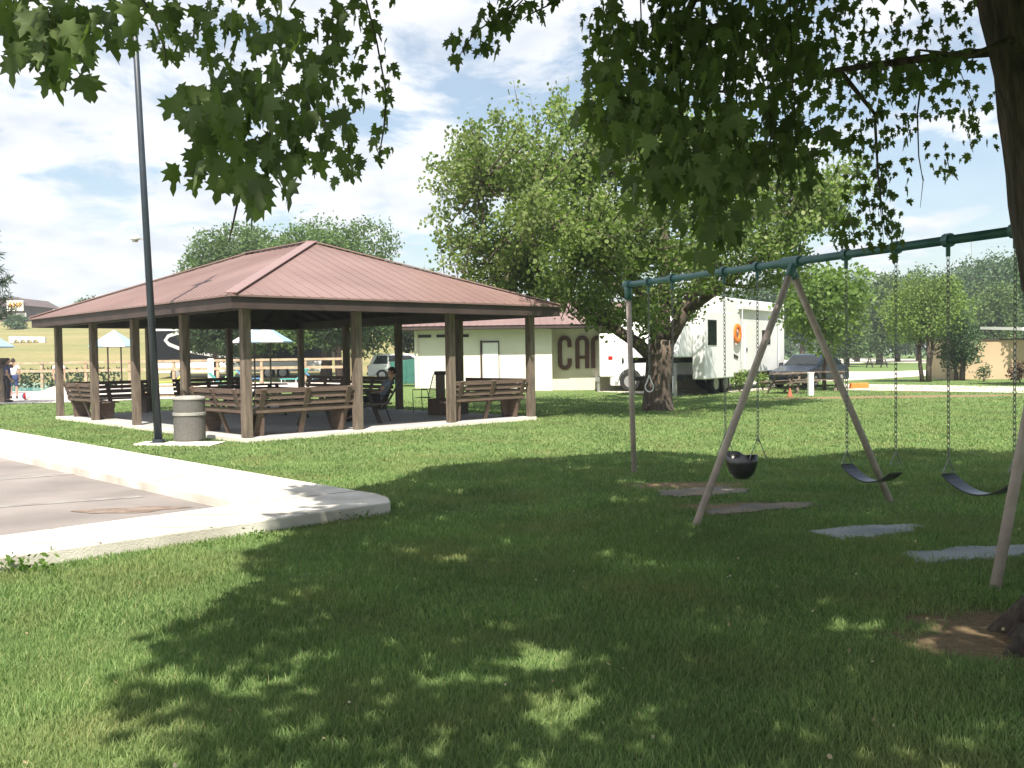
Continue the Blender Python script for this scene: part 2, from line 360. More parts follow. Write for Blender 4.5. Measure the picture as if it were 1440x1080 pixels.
# gravel roads on the right
def strip(name, pts, m, z=.012):
    b = MB(); q = [(*tuple(G(x, y, 0)[:2]), z) for x, y in pts]; b.add(q, [tuple(range(len(q)))]); return struct(b.build(name, m))
strip('gravel_road', [(1186,540),(1440,544),(1600,546),(1600,556),(1440,553),(1310,550.5),(1186,549)], m_gravel)
strip('gravel_road', [(1100,523),(1250,522.5),(1345,519),(1345,526),(1250,532),(1180,536),(1060,537)], m_gravel)
strip('gravel_road', [(1080,506),(1180,503),(1290,505.5),(1345,507),(1345,511.5),(1240,509.5),(1080,515)], m_gravel)
strip('gravel_road', [(835,545.5),(960,546),(1060,537),(1100,538),(1080,549),(960,556),(840,551)], m_gravel, .011)

# ------------------------------------------------------------------ leaves
def maple_tpl():
    pts = [(0,0),(.12,.07),(.36,.02),(.27,.20),(.54,.34),(.35,.40),(.46,.64),(.24,.55),(.13,.62),(.16,.82),(0,1.06)]
    L_ = pts + [(-x, y) for x, y in pts[-2:0:-1]]
    v = [(x, y, -abs(x)*.28-.10*y*y) for x, y in L_]+[(0,.45,.02)]
    n = len(L_); return np.array(v), [(i, (i+1)%n, n) for i in range(n)]
def simple_tpl():
    v = [(0,0,0),(.32,.25,-.08),(.38,.6,-.14),(0,1,-.18),(-.38,.6,-.14),(-.32,.25,-.08)]
    return np.array(v, float), [(0,1,2,3),(0,3,4,5)]
def oval_tpl():
    v = [(0,0,0),(.26,.45,-.07),(0,1,-.12),(-.26,.45,-.07)]
    return np.array(v, float), [(0,1,2),(0,2,3)]
MAPLE, SIMPLE, OVAL = maple_tpl(), simple_tpl(), oval_tpl()
def leaf_arrays(pts, size, tpl, droop=.5):
    n = len(pts); tv, tf = tpl
    t = rng.normal(size=(n, 3)); t /= np.linalg.norm(t, axis=1)[:, None]; t = t*(1-droop)+np.array([0, 0, -1])*droop; t /= np.linalg.norm(t, axis=1)[:, None]
    r_ = rng.normal(size=(n, 3)); s = np.cross(t, r_); s /= np.linalg.norm(s, axis=1)[:, None]; nn = np.cross(s, t)
    size = np.broadcast_to(np.asarray(size, float), (n,))*rng.uniform(.7, 1.2, n)
    V = pts[:, None, :] + size[:, None, None]*(tv[None, :, 0:1]*s[:, None, :]+tv[None, :, 1:2]*t[:, None, :]+tv[None, :, 2:3]*nn[:, None, :])
    k = len(tv); fl = len(tf[0]); Fc = (np.array(tf)[None]+np.arange(n)[:, None, None]*k).reshape(-1)
    return V.reshape(-1, 3), Fc, fl
def mesh_np(name, chunks, m, parent=None, smooth=False):
    """chunks: list of (verts, flat face indices, verts per face)"""
    V = []; Ls = []; T = []; off = 0
    for v, f, k in chunks:
        V.append(v); Ls.append(f+off); T.append(np.full(len(f)//k, k)); off += len(v)
    V = np.concatenate(V); Ls = np.concatenate(Ls); T = np.concatenate(T); S = np.concatenate([[0], np.cumsum(T)[:-1]])
    me = bpy.data.meshes.new(name); me.vertices.add(len(V)); me.vertices.foreach_set('co', V.astype(np.float32).ravel())
    me.loops.add(len(Ls)); me.loops.foreach_set('vertex_index', Ls.astype(np.int32)); me.polygons.add(len(T))
    me.polygons.foreach_set('loop_start', S.astype(np.int32)); me.polygons.foreach_set('loop_total', T.astype(np.int32))
    if smooth: me.polygons.foreach_set('use_smooth', np.ones(len(T), bool))
    me.materials.append(m); me.update(calc_edges=True)
    o = bpy.data.objects.new(name, me); col.objects.link(o)
    if parent: o.parent = parent
    return o
def inpoly(x, y, poly):
    c = np.zeros(len(x), bool); n = len(poly)
    for i in range(n):
        x1, y1 = poly[i]; x2, y2 = poly[(i+1)%n]
        if y1 == y2: continue
        cond = ((y1 > y) != (y2 > y)) & (x < (x2-x1)*(y-y1)/(y2-y1)+x1); c ^= cond
    return c

# ------------------------------------------------------------------ grass blades (near lawn)
lf_grass = leafmat('grass_blades', (.098,.178,.055), (.235,.315,.12), .30, (1.1,1.4,.7), .8, .6, (.36,.33,.17), (.27,.26,.115))
MATS = [[(925,691),(1010,686),(1052,689),(1050,694),(960,700),(930,698)], [(985,719),(1060,709),(1145,708),(1140,714),(1040,723),(1000,725)],
        [(1140,749),(1200,741),(1290,739),(1286,747),(1225,757),(1180,759)], [(1266,780),(1340,772),(1470,765),(1470,779),(1370,788),(1300,793)]]
MATW = [[tuple(G(x, y)[:2]) for x, y in m_] for m_ in MATS]
PAVC = G(348, 622); PANG = .745
pu = Vector((math.cos(PANG), math.sin(PANG), 0)); pv = Vector((-math.sin(PANG), math.cos(PANG), 0))
SWALL = [A, C_, c1, E_, B_, b1, tip[1], a1]
def grass():
    chunks = []
    def sample(n, y0, y1, hgt, wid):
        u_ = rng.random(n); y = y0+(y1-y0)*u_; x = (rng.random(n)*2-1)*(y*.585+.4)
        # clumpy
        if y0 > 20: kp = rng.random(n) < (1-.8*(y-y0)/(y1-y0)); x, y = x[kp], y[kp]
        ok = np.ones(len(x), bool)
        for pl in MATW: ok &= ~inpoly(x+rng.normal(0,.05,len(x)), y+rng.normal(0,.05,len(x)), pl)
        ok &= ~inpoly(x, y, SWALL); ok &= ~inpoly(x, y, [c1, E_, (E_[0]-30, E_[1]), (C_[0]-30, C_[1]), C_])
        dx, dy = x-PAVC.x, y-PAVC.y; a = dx*pu.x+dy*pu.y; b = dx*pv.x+dy*pv.y
        ok &= ~((a > .0) & (a < 7.6) & (b > .0) & (b < 11.2))
        for px_, py_, rx, ry in PATCH: ok &= ~((((x-px_)/rx)**2+((y-py_)/ry)**2 < rng.uniform(.3, 1.2, len(x))))
        x, y = x[ok], y[ok]; n = len(x)
        cl = .75+.25*np.sin(x*3.1+np.sin(y*2.3)*2)*np.sin(y*2.7+np.cos(x*1.9))+rng.normal(0, .18, n)
        h = hgt*np.clip(cl, .35, 1.7); a = rng.uniform(0, 2*np.pi, n); w = wid*rng.uniform(.6, 1.3, n)
        lx, ly = rng.normal(0, .45, n)*h, rng.normal(0, .45, n)*h
        bx, by = np.cos(a)*w/2, np.sin(a)*w/2; z = np.full(n, -.004)
        V = np.stack([np.stack([x-bx, y-by, z], 1), np.stack([x+bx, y+by, z], 1), np.stack([x+bx*.8+lx*.35, y+by*.8+ly*.35, h*.6], 1), np.stack([x-bx*.8+lx*.35, y-by*.8+ly*.35, h*.6], 1), np.stack([x+lx, y+ly, h], 1)], 1)
        i = np.arange(n)[:, None]*5
        chunks.append((V.reshape(-1, 3), None, i))
    sample(120000, 2.9, 5.5, .050, .0045); sample(130000, 5.5, 9, .048, .0065); sample(110000, 9, 15, .046, .011); sample(85000, 15, 26, .042, .020); sample(110000, 26, 46, .038, .034)
    V = np.concatenate([c[0] for c in chunks]); out_ = []; 
    n = len(V)//5; i = np.arange(n)[:, None]*5
    Ls = np.concatenate([i+np.array([[0,1,2,3]]), i+np.array([[3,2,4,4]])], 1)
    # quad (4) + tri (3) per blade
    me = bpy.data.meshes.new('grass'); me.vertices.add(len(V)); me.vertices.foreach_set('co', V.astype(np.float32).ravel())
    lp = np.concatenate([i+np.array([[0,1,2,3]]), i+np.array([[3,2,4]])], 1).ravel(); me.loops.add(len(lp)); me.loops.foreach_set('vertex_index', lp.astype(np.int32))
    me.polygons.add(2*n); st = (np.arange(n)[:, None]*7+np.array([[0, 4]])).ravel(); me.polygons.foreach_set('loop_start', st.astype(np.int32))
    me.polygons.foreach_set('loop_total', np.tile([4, 3], n).astype(np.int32)); me.materials.append(lf_grass); me.update(calc_edges=True)
    o = bpy.data.objects.new('grass', me); col.objects.link(o); tag(o, 'short mown green lawn grass', 'grass', kind='stuff')
grass()
m_soilmat = mat('soil_covered_mat', (.13,.13,.12), .9, (.26,.20,.145), 2.2, .5, 40)
for k, pl in enumerate(MATW):
    pj = []
    for i_ in range(len(pl)):
        q0, q1 = pl[i_], pl[(i_+1)%len(pl)]
        for k_ in range(5): f_ = k_/5; pj.append((q0[0]*(1-f_)+q1[0]*f_+rnd.gauss(0, .022), q0[1]*(1-f_)+q1[1]*f_+rnd.gauss(0, .03)))
    b = MB(); b.prism(pj, -.05, .016); o = b.build('swing_mat', m_soilmat if k < 2 else m_mat, bevel=.006)
    tag(o, ['flat worn pad in the grass below the two hanging rings, farthest of the four', 'soil covered flat pad in the grass below the bucket swing', 'grey rubber pad in the grass below the middle belt swing', 'grey rubber pad in the grass beside the nearest swing leg'][k], 'rubber mat', 'rubber mats under the swings')
n_ = 170; yy_ = rng.uniform(3.2, 16, n_); xx_ = (rng.random(n_)*2-1)*yy_*.58; kk = ~inpoly(xx_, yy_, SWALL); kk &= ~inpoly(xx_, yy_, [c1, E_, (E_[0]-30, E_[1]), (C_[0]-30, C_[1]), C_])
lp_ = np.stack([xx_, yy_, rng.uniform(.03, .06, n_)], 1)[kk]
o = mesh_np('fallen_leaves', [leaf_arrays(lp_, .022, SIMPLE, 0)], leafmat('dry_leaf', (.30,.22,.12), (.50,.45,.32), .1)); tag(o, 'scattered dry leaf bits and clover heads in the lawn', 'leaf litter', kind='stuff')
# weeds along the sidewalk edge
lf_weed = leafmat('weed_leaves', (.06,.12,.02), (.12,.20,.04), .3)
def weed(px, py, n, s, lab):
    c = G(px, py); p = rng.normal(0, 1, (n, 3))*np.array([s, s*.6, s*.35])+np.array([c.x, c.y, s*.55]); p[:, 2] = np.abs(p[:, 2])
    o = mesh_np('weed', [leaf_arrays(p, s*.45, OVAL, -.5)], lf_weed); tag(o, lab, 'weed', kind='stuff')
weed(40, 806, 120, .12, 'leafy weed clump at the left frame edge below the sidewalk'); weed(365, 760, 60, .08, 'small weed tuft against the middle of the near sidewalk edge'); weed(505, 733, 60, .08, 'weed tuft below the rounded sidewalk tip'); weed(290, 770, 40, .06, 'tiny weed tuft on the sidewalk edge left of the middle tuft')

# ------------------------------------------------------------------ pavilion
SW_, SL_ = 2.5, 2.72; NX, NY = 3, 4; WX, LY = SW_*NX, SL_*NY
pav = thing('picnic_pavilion', 'open timber picnic pavilion with dull red metal hip roof on a concrete slab', 'pavilion', (PAVC.x, PAVC.y, 0), PANG)
ZS = .085
b = MB(); b.box(.03, WX+.0, .03, LY, -.1, ZS); b.build('slab', m_slab, pav, bevel=.01)
b = MB(); b.box(-.10, WX+.1, -.10, .03, -.1, ZS-.004); b.box(-.10, .03, .03, LY+.1, -.1, ZS-.004); b.build('slab_edge', m_conc, pav, bevel=.01)
PH = 2.55
seen = []
for i in range(NX+1):
    for j in range(NY+1):
        if 0 < i < NX and 0 < j < NY: continue
        b = MB(); w = .085; x = i*SW_; y = j*SL_; b.box(x-w, x+w, y-w, y+w, -.15, PH); b.build('post', m_wood, pav, bevel=.012)
OV = .53; ZE, ZT = 2.52, 2.77; PK = 4.42
for x in (0, WX): b = MB(); b.box(x-.05, x+.05, -.3, LY+.3, PH-.02, PH+.2); b.build('beam', m_fascia, pav)
for y in (0, LY): b = MB(); b.box(-.3, -.052, y-.05, y+.05, PH-.015, PH+.195); b.box(.052, WX-.052, y-.05, y+.05, PH-.015, PH+.195); b.box(WX+.052, WX+.3, y-.05, y+.05, PH-.015, PH+.195); b.build('beam', m_fascia, pav)
x0, x1, y0, y1 = -OV, WX+OV, -OV, LY+OV; hx = (x1-x0)/2; rx = (x0+x1)/2; ry0, ry1 = y0+hx, y1-hx
b = MB()
b.box(x0+.01, x1-.01, y0+.01, y0+.05, ZE, ZT-.012); b.box(x0+.01, x1-.01, y1-.05, y1-.01, ZE, ZT-.012); b.box(x0+.01, x0+.05, y0+.052, y1-.052, ZE, ZT-.012); b.box(x1-.05, x1-.01, y0+.052, y1-.052, ZE, ZT-.012)
b.build('fascia', m_fascia, pav)
b = MB(); e = .04
def zr(x, y):        # roof height
    return ZT + (PK-ZT)*min(min(x-x0, x1-x), min(y-y0, y1-y))/hx
V = [(x0-e, y0-e, ZT), (x1+e, y0-e, ZT), (x1+e, y1+e, ZT), (x0-e, y1+e, ZT), (rx, ry0, PK), (rx, ry1, PK)]
V2 = [(x, y, z-.035) for x, y, z in V]
b.add(V+V2, [(0,1,4),(1,2,5,4),(2,3,5),(3,0,4,5),(7,6,10),(8,7,10,11),(9,8,11),(6,9,11,10),(0,6,7,1),(1,7,8,2),(2,8,9,3),(3,9,6,0)])
b.m = 0
def rib(p, q):
    p = Vector(p); q = Vector(q); 
    if (q-p).length < .15: return
    b.beam(p+Vector((0,0,.004)), q+Vector((0,0,.004)), .032, .014)
s = .30
x = x0+.1
while x < x1:
    d = min(x-x0, x1-x)
    rib((x, y0-e, ZT), (x, y0+d, zr(x, y0+d))); rib((x, y1+e, ZT), (x, y1-d, zr(x, y1-d))); x += s
y = y0+.1
while y < y1:
    d = min(y-y0, y1-y, hx)
    rib((x0-e, y, ZT), (x0+d, y, zr(x0+d, y))); rib((x1+e, y, ZT), (x1-d, y, zr(x1-d, y))); y += s
b.build('roof', m_roof, pav)
b = MB()
for c1_, c2_ in (((x0, y0, ZT), (rx, ry0, PK)), ((x1, y0, ZT), (rx, ry0, PK)), ((x0, y1, ZT), (rx, ry1, PK)), ((x1, y1, ZT), (rx, ry1, PK)), ((rx, ry0, PK), (rx, ry1, PK))):
    b.beam(Vector(c1_)+Vector((0,0,.03)), Vector(c2_)+Vector((0,0,.03)), .24, .022)
b.build('ridge_cap', m_ridge, pav)
b = MB(); Vc = [(x0+.06, y0+.06, ZT-.05), (x1-.06, y0+.06, ZT-.05), (x1-.06, y1-.06, ZT-.05), (x0+.06, y1-.06, ZT-.05), (rx, ry0, PK-.06), (rx, ry1, PK-.06)]
b.add(Vc, [(0,1,4),(1,2,5,4),(2,3,5),(3,0,4,5)]); b.build('shade_ceiling', mat('ceiling_shade_dark', (.030,.022,.018), .9, (.045,.034,.028), 2), pav, fix=False)  # added dark sheet under the roof; the underside's shade is in its colour
b = MB()      # rafters
for k in range(1, 14):
    y = y0+k*(y1-y0)/14; d = min(y-y0, y1-y, hx)
    b.beam((x0+.06, y, ZT-.11), (x0+d, y, zr(x0+d, y)-.11), .045, .13); b.beam((x1-.06, y, ZT-.11), (x1-d, y, zr(x1-d, y)-.11), .045, .13)
for k in range(1, 10):
    x = x0+k*(x1-x0)/10; d = min(x-x0, x1-x)
    b.beam((x, y0+.06, ZT-.112), (x, y0+d, zr(x, y0+d)-.112), .045, .13); b.beam((x, y1-.06, ZT-.112), (x, y1-d, zr(x, y1-d)-.112), .045, .13)
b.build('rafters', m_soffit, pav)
def PL(x, y, z=0): return Vector((PAVC.x, PAVC.y, 0))+pu*x+pv*y+Vector((0, 0, z))

# benches with slatted backs (built facing +y: back at y=0 leaning to -y, seat to +y)
def make_bench(lab, m=m_bench, ln_=2.25):
    t = thing('bench', lab, 'bench', group='slatted benches around the pavilion'); h = ln_/2
    def bk(z): return -.02-(z-.42)*.26
    b = MB()
    for z in (.50, .63, .76, .88): b.beam((-h, bk(z), z), (h, bk(z), z), .035, .095)
    b.build('backrest', m, t)
    b = MB()
    for y in (.08, .20, .32, .44): b.beam((-h, y, .435), (h, y, .435), .105, .035)
    b.build('seat', m, t)
    for x in (-h*.86, 0, h*.86):
        b = MB(); b.beam((x, bk(.92)-.045, .92), (x, .16, 0), .045, .11, (1,0,0)); b.build('back_leg', m, t)
        if x: b = MB(); b.prof([(.02,0),(.40,0),(.46,.415),(-.02,.415)], -.025, .025); o = b.build('leg_panel', m, t); o.rotation_euler.z = math.pi/2; o.location = (x*.93, 0, 0)
    return t
bn = make_bench('brown slatted bench in the front bay right of the near corner post')
bn.location = PL(1.3, .12, ZS); bn.rotation_euler.z = PANG
def bench(lab, x, y, side):
    rz = PANG+{'f': 0, 'l': -math.pi/2, 'r': math.pi/2, 'b': math.pi}[side]
    return dup(bn, lab, PL(x, y, ZS), rz)
bench('brown slatted bench in the far right bay of the front row, beside the corner post', 6.25, .12, 'f')
bench('brown slatted bench behind the trash can, left of the near corner post', .12, 1.35, 'l')
bench('brown slatted bench at the far left corner post of the pavilion', .12, 9.3, 'l')
bench('bench seen from inside at the far left end of the pavilion', 1.3, LY-.12, 'b')
bench('shaded bench on the far end, left of the third rear post', 4.3, LY-.12, 'b')
bench('shaded bench on the far side behind the umbrella view', WX-.12, 9.4, 'r')
bench('shaded bench on the far side beside the seated person', WX-.12, 6.8, 'r')
bench('dark bench on the far side with the cream building behind it', WX-.12, 1.35, 'r')

def make_table(lab, m, ln_=1.85):
    t = thing('picnic_table', lab, 'picnic table', group='picnic tables')
    h = ln_/2; b = MB()
    for y in (-.30, -.15, 0, .15, .30): b.beam((-h, y, .745), (h, y, .745), .135, .04)
    b.build('table_top', m, t)
    for s_ in (-1, 1):
        b = MB(); b.beam((-h, s_*.62, .445), (h, s_*.62, .445), .24, .04); b.build('seat', m, t)
    for x in (-h*.72, h*.72):
        for s_ in (-1, 1):
            b = MB(); b.beam((x, s_*.18, .725), (x, s_*.62, 0), .045, .095, (1,0,0)); b.build('leg', m, t)
        b = MB(); b.box(x-.07, x-.026, -.74, .74, .36, .424); b.build('crossbar', m, t)
    return t
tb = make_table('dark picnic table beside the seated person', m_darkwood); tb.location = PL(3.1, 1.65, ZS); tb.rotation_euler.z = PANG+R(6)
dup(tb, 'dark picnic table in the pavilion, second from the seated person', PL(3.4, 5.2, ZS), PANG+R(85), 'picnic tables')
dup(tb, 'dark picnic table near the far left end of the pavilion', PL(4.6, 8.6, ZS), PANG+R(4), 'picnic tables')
tb2 = make_table('grey picnic table on the grass beyond the pavilion end', m_rail); tb2.location = (-11.1, 30.6, 0); tb2.rotation_euler.z = R(8)
tb3 = make_table('weathered brown picnic table on the lawn beside the dark car', m_wood, 2.0); g = G(1112, 553); tb3.location = g; tb3.rotation_euler.z = R(48)
g = G(1152, 549); dup(tb3, 'picnic table half hidden behind the white post near the dark car', g, R(-28), 'picnic tables')
g = G(1233, 517); dup(tb, 'small distant picnic table between the gravel lanes', g, R(5), 'picnic tables')

# camp letters building
def store():
    t = thing('store_building', 'cream block building with red metal roof and big brown wall letters', 'building')
    yl, yr = 40.6, 41.3         # left wall slightly in front of the recessed right wall
    xl, xc, xr = P(583, 500, yl).x, P(771, 500, yl).x, 9.5
    b = MB(); b.box(xl, xc, yl, 50, -.3, 2.70); b.build('wall', m_wall, t)
    b = MB(); b.box(xc+.002, xr, yr, 49.99, -.3, 2.70); b.build('wall', m_wall2, t)
    zt = 2.72
    b = MB(); b.box(xl-.7, xc+.9, yl-.72, yl-.68, zt-.02, zt+.12); b.box(xc+.9, xr+.6, yl-.70, yl-.66, zt-.02, zt+.10); b.build('fascia', m_fascia, t)
    b = MB(); b.box(xl-.7, xr+.6, yl-.66, 50.6, zt-.012, zt+.02); b.build('soffit', m_soffit, t)
    ym = 45.5; zp = zt+1.35
    b = MB()
    V = [(xl-.75, yl-.75, zt+.125), (xr+.65, yl-.75, zt+.125), (xr+.65, 50.65, zt+.125), (xl-.75, 50.65, zt+.125), (xl+3.6, ym, zp), (xr-3.6, ym, zp)]
    b.add(V, [(0,1,5,4),(1,2,5),(2,3,4,5),(3,0,4)])
    x = xl-.6
    while x < xr:
        k = min(1, (x-xl+.75)/4.3, (xr+.65-x)/4.3)
        b.beam((x, yl-.75, zt+.135), (x, yl-.75+(ym-yl+.75)*k, zt+.135+(zp-zt-.125)*k), .035, .025); x += .3
    b.build('roof', m_roof, t)
    for x in (xl+.12, xr-.3): b = MB(); b.box(x-.04, x+.04, yl-.07, yl-.004 if x < xc else yr-.004, .1, 2.69); b.build('downpipe', m_wall2, t)
    xd0, xd1 = P(676, 500, yl).x, P(701, 500, yl).x
    b = MB(); b.box(xd0-.02, xd0+.07, yl-.05, yl-.002, .12, 2.22); b.box(xd0+.072, xd1+.03, yl-.05, yl-.002, 2.14, 2.2); b.box(xd1, xd1+.03, yl-.05, yl-.002, .12, 2.138); fr = b.build('door', m_fascia, t)
    b = MB(); b.box(xd0+.09, xd1-.02, yl-.03, yl-.003, .12, 2.12); b.build('door_panel', m_white, fr)
    for px in (597, 623, 650):
        x = P(px, 470, yl).x; b = MB(); b.box(x-.28, x+.28, yl-.03, yl+.01, 2.38, 2.50); b.build('vent', m_black, t)
    b = MB()   # pilaster trim at corner
    b.box(xc-.02, xc+.16, yl-.004, yr-.01, -.3, 2.69); b.build('corner_pier', m_wall, t)
    # letters: rounded condensed C A M
    yy = yr-.05; th = .18; H = 1.43; zb = .96; dep = .045
    def arc_pts(cx, cz, r_, a0, a1, n=10): return [(cx+r_*math.cos(a), cz+r_*math.sin(a)) for a in np.linspace(a0, a1, n)]
    def stroke(bb, pts):
        n = len(pts); l_, r2 = [], []
        for i, p in enumerate(pts):
            p0 = pts[max(i-1, 0)]; p1 = pts[min(i+1, n-1)]; d = Vector((p1[0]-p0[0], p1[1]-p0[1])).normalized(); nn = Vector((-d.y, d.x))*th/2
            l_.append((p[0]+nn.x, p[1]+nn.y)); r2.append((p[0]-nn.x, p[1]-nn.y))
        v = []
        for y in (yy-dep, yy+dep): v += [(x, y, z) for x, z in l_]+[(x, y, z) for x, z in r2]
        f = []
        for i in range(n-1): f += [(i, i+1, n+i+1, n+i), (2*n+i, 3*n+i, 3*n+i+1, 2*n+i+1), (i, 2*n+i, 2*n+i+1, i+1), (n+i, n+i+1, 3*n+i+1, 3*n+i)]
        f += [(0, n, 3*n, 2*n), (n-1, 3*n-1, 4*n-1, 2*n-1)]
        bb.add(v, f)
    W = .60; r_ = (W-th)/2
    xa = P(784.5, 500, yr).x+th/2
    b = MB(); zt_ = zb+H-th/2+.0; zl = zb-.06+th/2
    stroke(b, [(xa+2*r_, zt_-r_-.20)]+arc_pts(xa+r_, zt_-r_, r_, 0, math.pi)+arc_pts(xa+r_, zl+r_, r_, math.pi, 2*math.pi)+[(xa+2*r_, zl+r_+.20)])
    b.build('letter', m_letter, t)
    xa2 = P(809, 500, yr).x+th/2
    b = MB(); stroke(b, [(xa2, zb)]+arc_pts(xa2+r_, zt_-r_, r_, math.pi, 0)+[(xa2+2*r_, zb)]); b.box(xa2+th/2, xa2+2*r_-th/2, yy-dep+.003, yy+dep-.003, zb+.42, zb+.55); b.build('letter', m_letter, t)
    xa3 = P(831, 500, yr).x+th/2
    b = MB(); stroke(b, [(xa3, zb)]+arc_pts(xa3+r_, zt_-r_, r_, math.pi, 0)+[(xa3+2*r_, zb)]); stroke(b, [(xa3+2*r_+.003, zb+.002)]+arc_pts(xa3+3*r_+.003, zt_-r_-.002, r_, math.pi, 0)+[(xa3+4*r_+.003, zb+.002)]); b.build('letter', m_letter, t)
store()

# lamp pole and trash can
pb = G(223, 624); pt = P(187, 0, pb.y-.1)
pole = thing('lamp_post', 'tall dark steel lamp post beside the trash can at the pavilion corner', 'lamp post', pb)
top = (pt-pb)*1.22
b = MB(); b.tube([(0,0,0), tuple(top*.5), tuple(top)], [.076, .06, .045], 16); b.build('pole', m_pole, pole, smooth=True)
b = MB(); b.box(-.16, .16, -.16, .16, .0, .03); b.tube([(0,0,.03), (0,0,.09)], .11, 14); b.build('base_plate', m_pole, pole)
hp = P(190, 335, pb.y)-pb
b = MB(); b.lathe([(.02,.07),(.07,.06),(.095,0),(.09,-.03)], tuple(hp), 12); ft = b.build('floodlight', m_white, pole, smooth=True)
b = MB(); b.beam(tuple(hp+Vector((.05,0,-.01))), tuple(hp+Vector((.2,0,-.02))), .03, .03); b.lathe([(.05,-.07),(.06,-.03)], tuple(hp), 10); b.build('floodlight_arm', m_chrome, pole)
b = MB(); b.tube([tuple(top*.99), tuple(top*.99+Vector((0,-1.0,.15)))], .03, 8); b.lathe([(.02,.1),(.2,.06),(.25,-.06),(.2,-.1)], tuple(top*.99+Vector((0,-1.2,.15))), 14); b.build('lamp_head', m_pole, pole)
b = MB(); g0 = G(190, 626); g1 = G(303, 626)
b.prism([(g0.x, g0.y-.12), (g1.x, g1.y-.25), (g1.x+.05, g1.y+.45), (g0.x, g0.y+.5)], -.05, .03); struct(b.build('concrete_pad', m_conc, bevel=.01))
g = G(266, 622); can = thing('trash_can', 'grey stone-aggregate trash can with pale band beside lamp post', 'trash can', (g.x, g.y+.05, .03))
b = MB(); b.lathe([(.285,0),(.295,.03),(.295,.49)], n=28); b.lathe([(.295,.55),(.295,.76),(.30,.79)], n=28); b.build('body', m_trash, can, smooth=False)
b = MB(); b.lathe([(.30,.49),(.312,.495),(.312,.545),(.30,.55)], n=28); b.build('band', m_bandm, can)
b = MB(); b.lathe([(.305,.79),(.31,.80),(.30,.84),(.20,.865),(.12,.85)], n=28); b.build('lid', m_bandm, can, smooth=True)

# wire chair and planter post in pavilion
g = G(600, 580, ZS)
ch = thing('wire_chair', 'green wire mesh patio armchair standing on the pavilion slab edge', 'chair', g, R(-20))
b = MB()
for s_ in (-.27, .27): b.tube([(-.25, s_, 0), (-.27, s_, .40), (-.27, s_, .62), (.15, s_, .62), (.2, s_, .42), (.22, s_, 0)], .013, 6)
b.tube([(.17,-.27,.4),(.33,-.27,1.0),(.36,-.15,1.06),(.36,.15,1.06),(.33,.27,1.0),(.17,.27,.4)], .013, 6); b.build('frame', m_wire, ch)
b = MB()
for k in range(9):
    y = -.24+k*.06; b.tube([(-.25, y, .405), (.17, y, .40)], .004, 4)
for k in range(8):
    x = -.25+k*.06; b.tube([(x, -.26, .40), (x, .26, .40)], .004, 4)
b.build('seat', m_wire, ch)
b = MB()
for k in range(9):
    y = -.24+k*.06; b.tube([(.17, y, .42), (.345, y, 1.03)], .004, 4)
for k in range(9):
    z = .45+k*.07; b.tube([(.17+(z-.4)*.27, -.26, z), (.17+(z-.4)*.27, .26, z)], .004, 4)
b.build('backrest', m_wire, ch)
g = G(620, 583, ZS); st = thing('post_planter', 'square brown planter box with a capped timber post in it', 'planter', g, PANG)
b = MB(); b.box(-.24, .24, -.24, .24, 0, .42); b.build('box', m_bench, st, bevel=.01)
b = MB(); b.box(-.085, .085, -.085, .085, .42, 1.02); b.build('post', m_wood, st)
b = MB(); b.box(-.12, .12, -.12, .12, 1.02, 1.12); b.build('cap', m_fascia, st, bevel=.02)

# ------------------------------------------------------------------ people
def skin(name, chains, m, parent=None, sub=2):
    """chains: list of lists of (pos, radius); first chain's first vertex is root; chains start at an existing position when equal"""
    v = []; e = []; rad = []; idx = {}
    def gi(p, r_):
        k = tuple(round(c, 4) for c in p)
        if k not in idx: idx[k] = len(v); v.append(p); rad.append(r_)
        return idx[k]
    for ch_ in chains:
        pr = None
        for p, r_ in ch_:
            i = gi(p, r_)
            if pr is not None and pr != i: e.append((pr, i))
            pr = i
    me = bpy.data.meshes.new(name); me.from_pydata(v, e, []); o = bpy.data.objects.new(name, me); col.objects.link(o)
    if parent: o.parent = parent
    o.modifiers.new('skin', 'SKIN'); sv = me.skin_vertices[0].data
    for i, r_ in enumerate(rad): sv[i].radius = (r_, r_) if not isinstance(r_, tuple) else r_; sv[i].use_root = (i == 0)
    s_ = o.modifiers.new('sub', 'SUBSURF'); s_.levels = sub; s_.render_levels = sub
    me.materials.append(m); return o
def hand(base, d, curl=-1):
    base = Vector(base); d = Vector(d).normalized(); side = d.cross(Vector((0,0,1)));
    if side.length < .1: side = Vector((0,1,0))
    side.normalize(); dn = Vector((0,0,-1)) if abs(d.z) < .8 else Vector((-1,0,0)); ch_ = []
    palm = base+d*.07; ch_.append([(tuple(base), .026), (tuple(palm), .034)])
    for k, L_ in enumerate((.062, .075, .07, .055)):
        o_ = side*(-.03+.02*k); r0 = palm+d*.015+o_
        ch_.append([(tuple(palm), .034), (tuple(r0), .010), (tuple(r0+d*L_*.5+dn*.008), .0085), (tuple(r0+d*L_*.9+dn*.03), .0075)])
    ch_.append([(tuple(base), .026), (tuple(base+d*.03-side*.035), .011), (tuple(base+d*.065-side*.055+dn*.01), .009)])
    return ch_
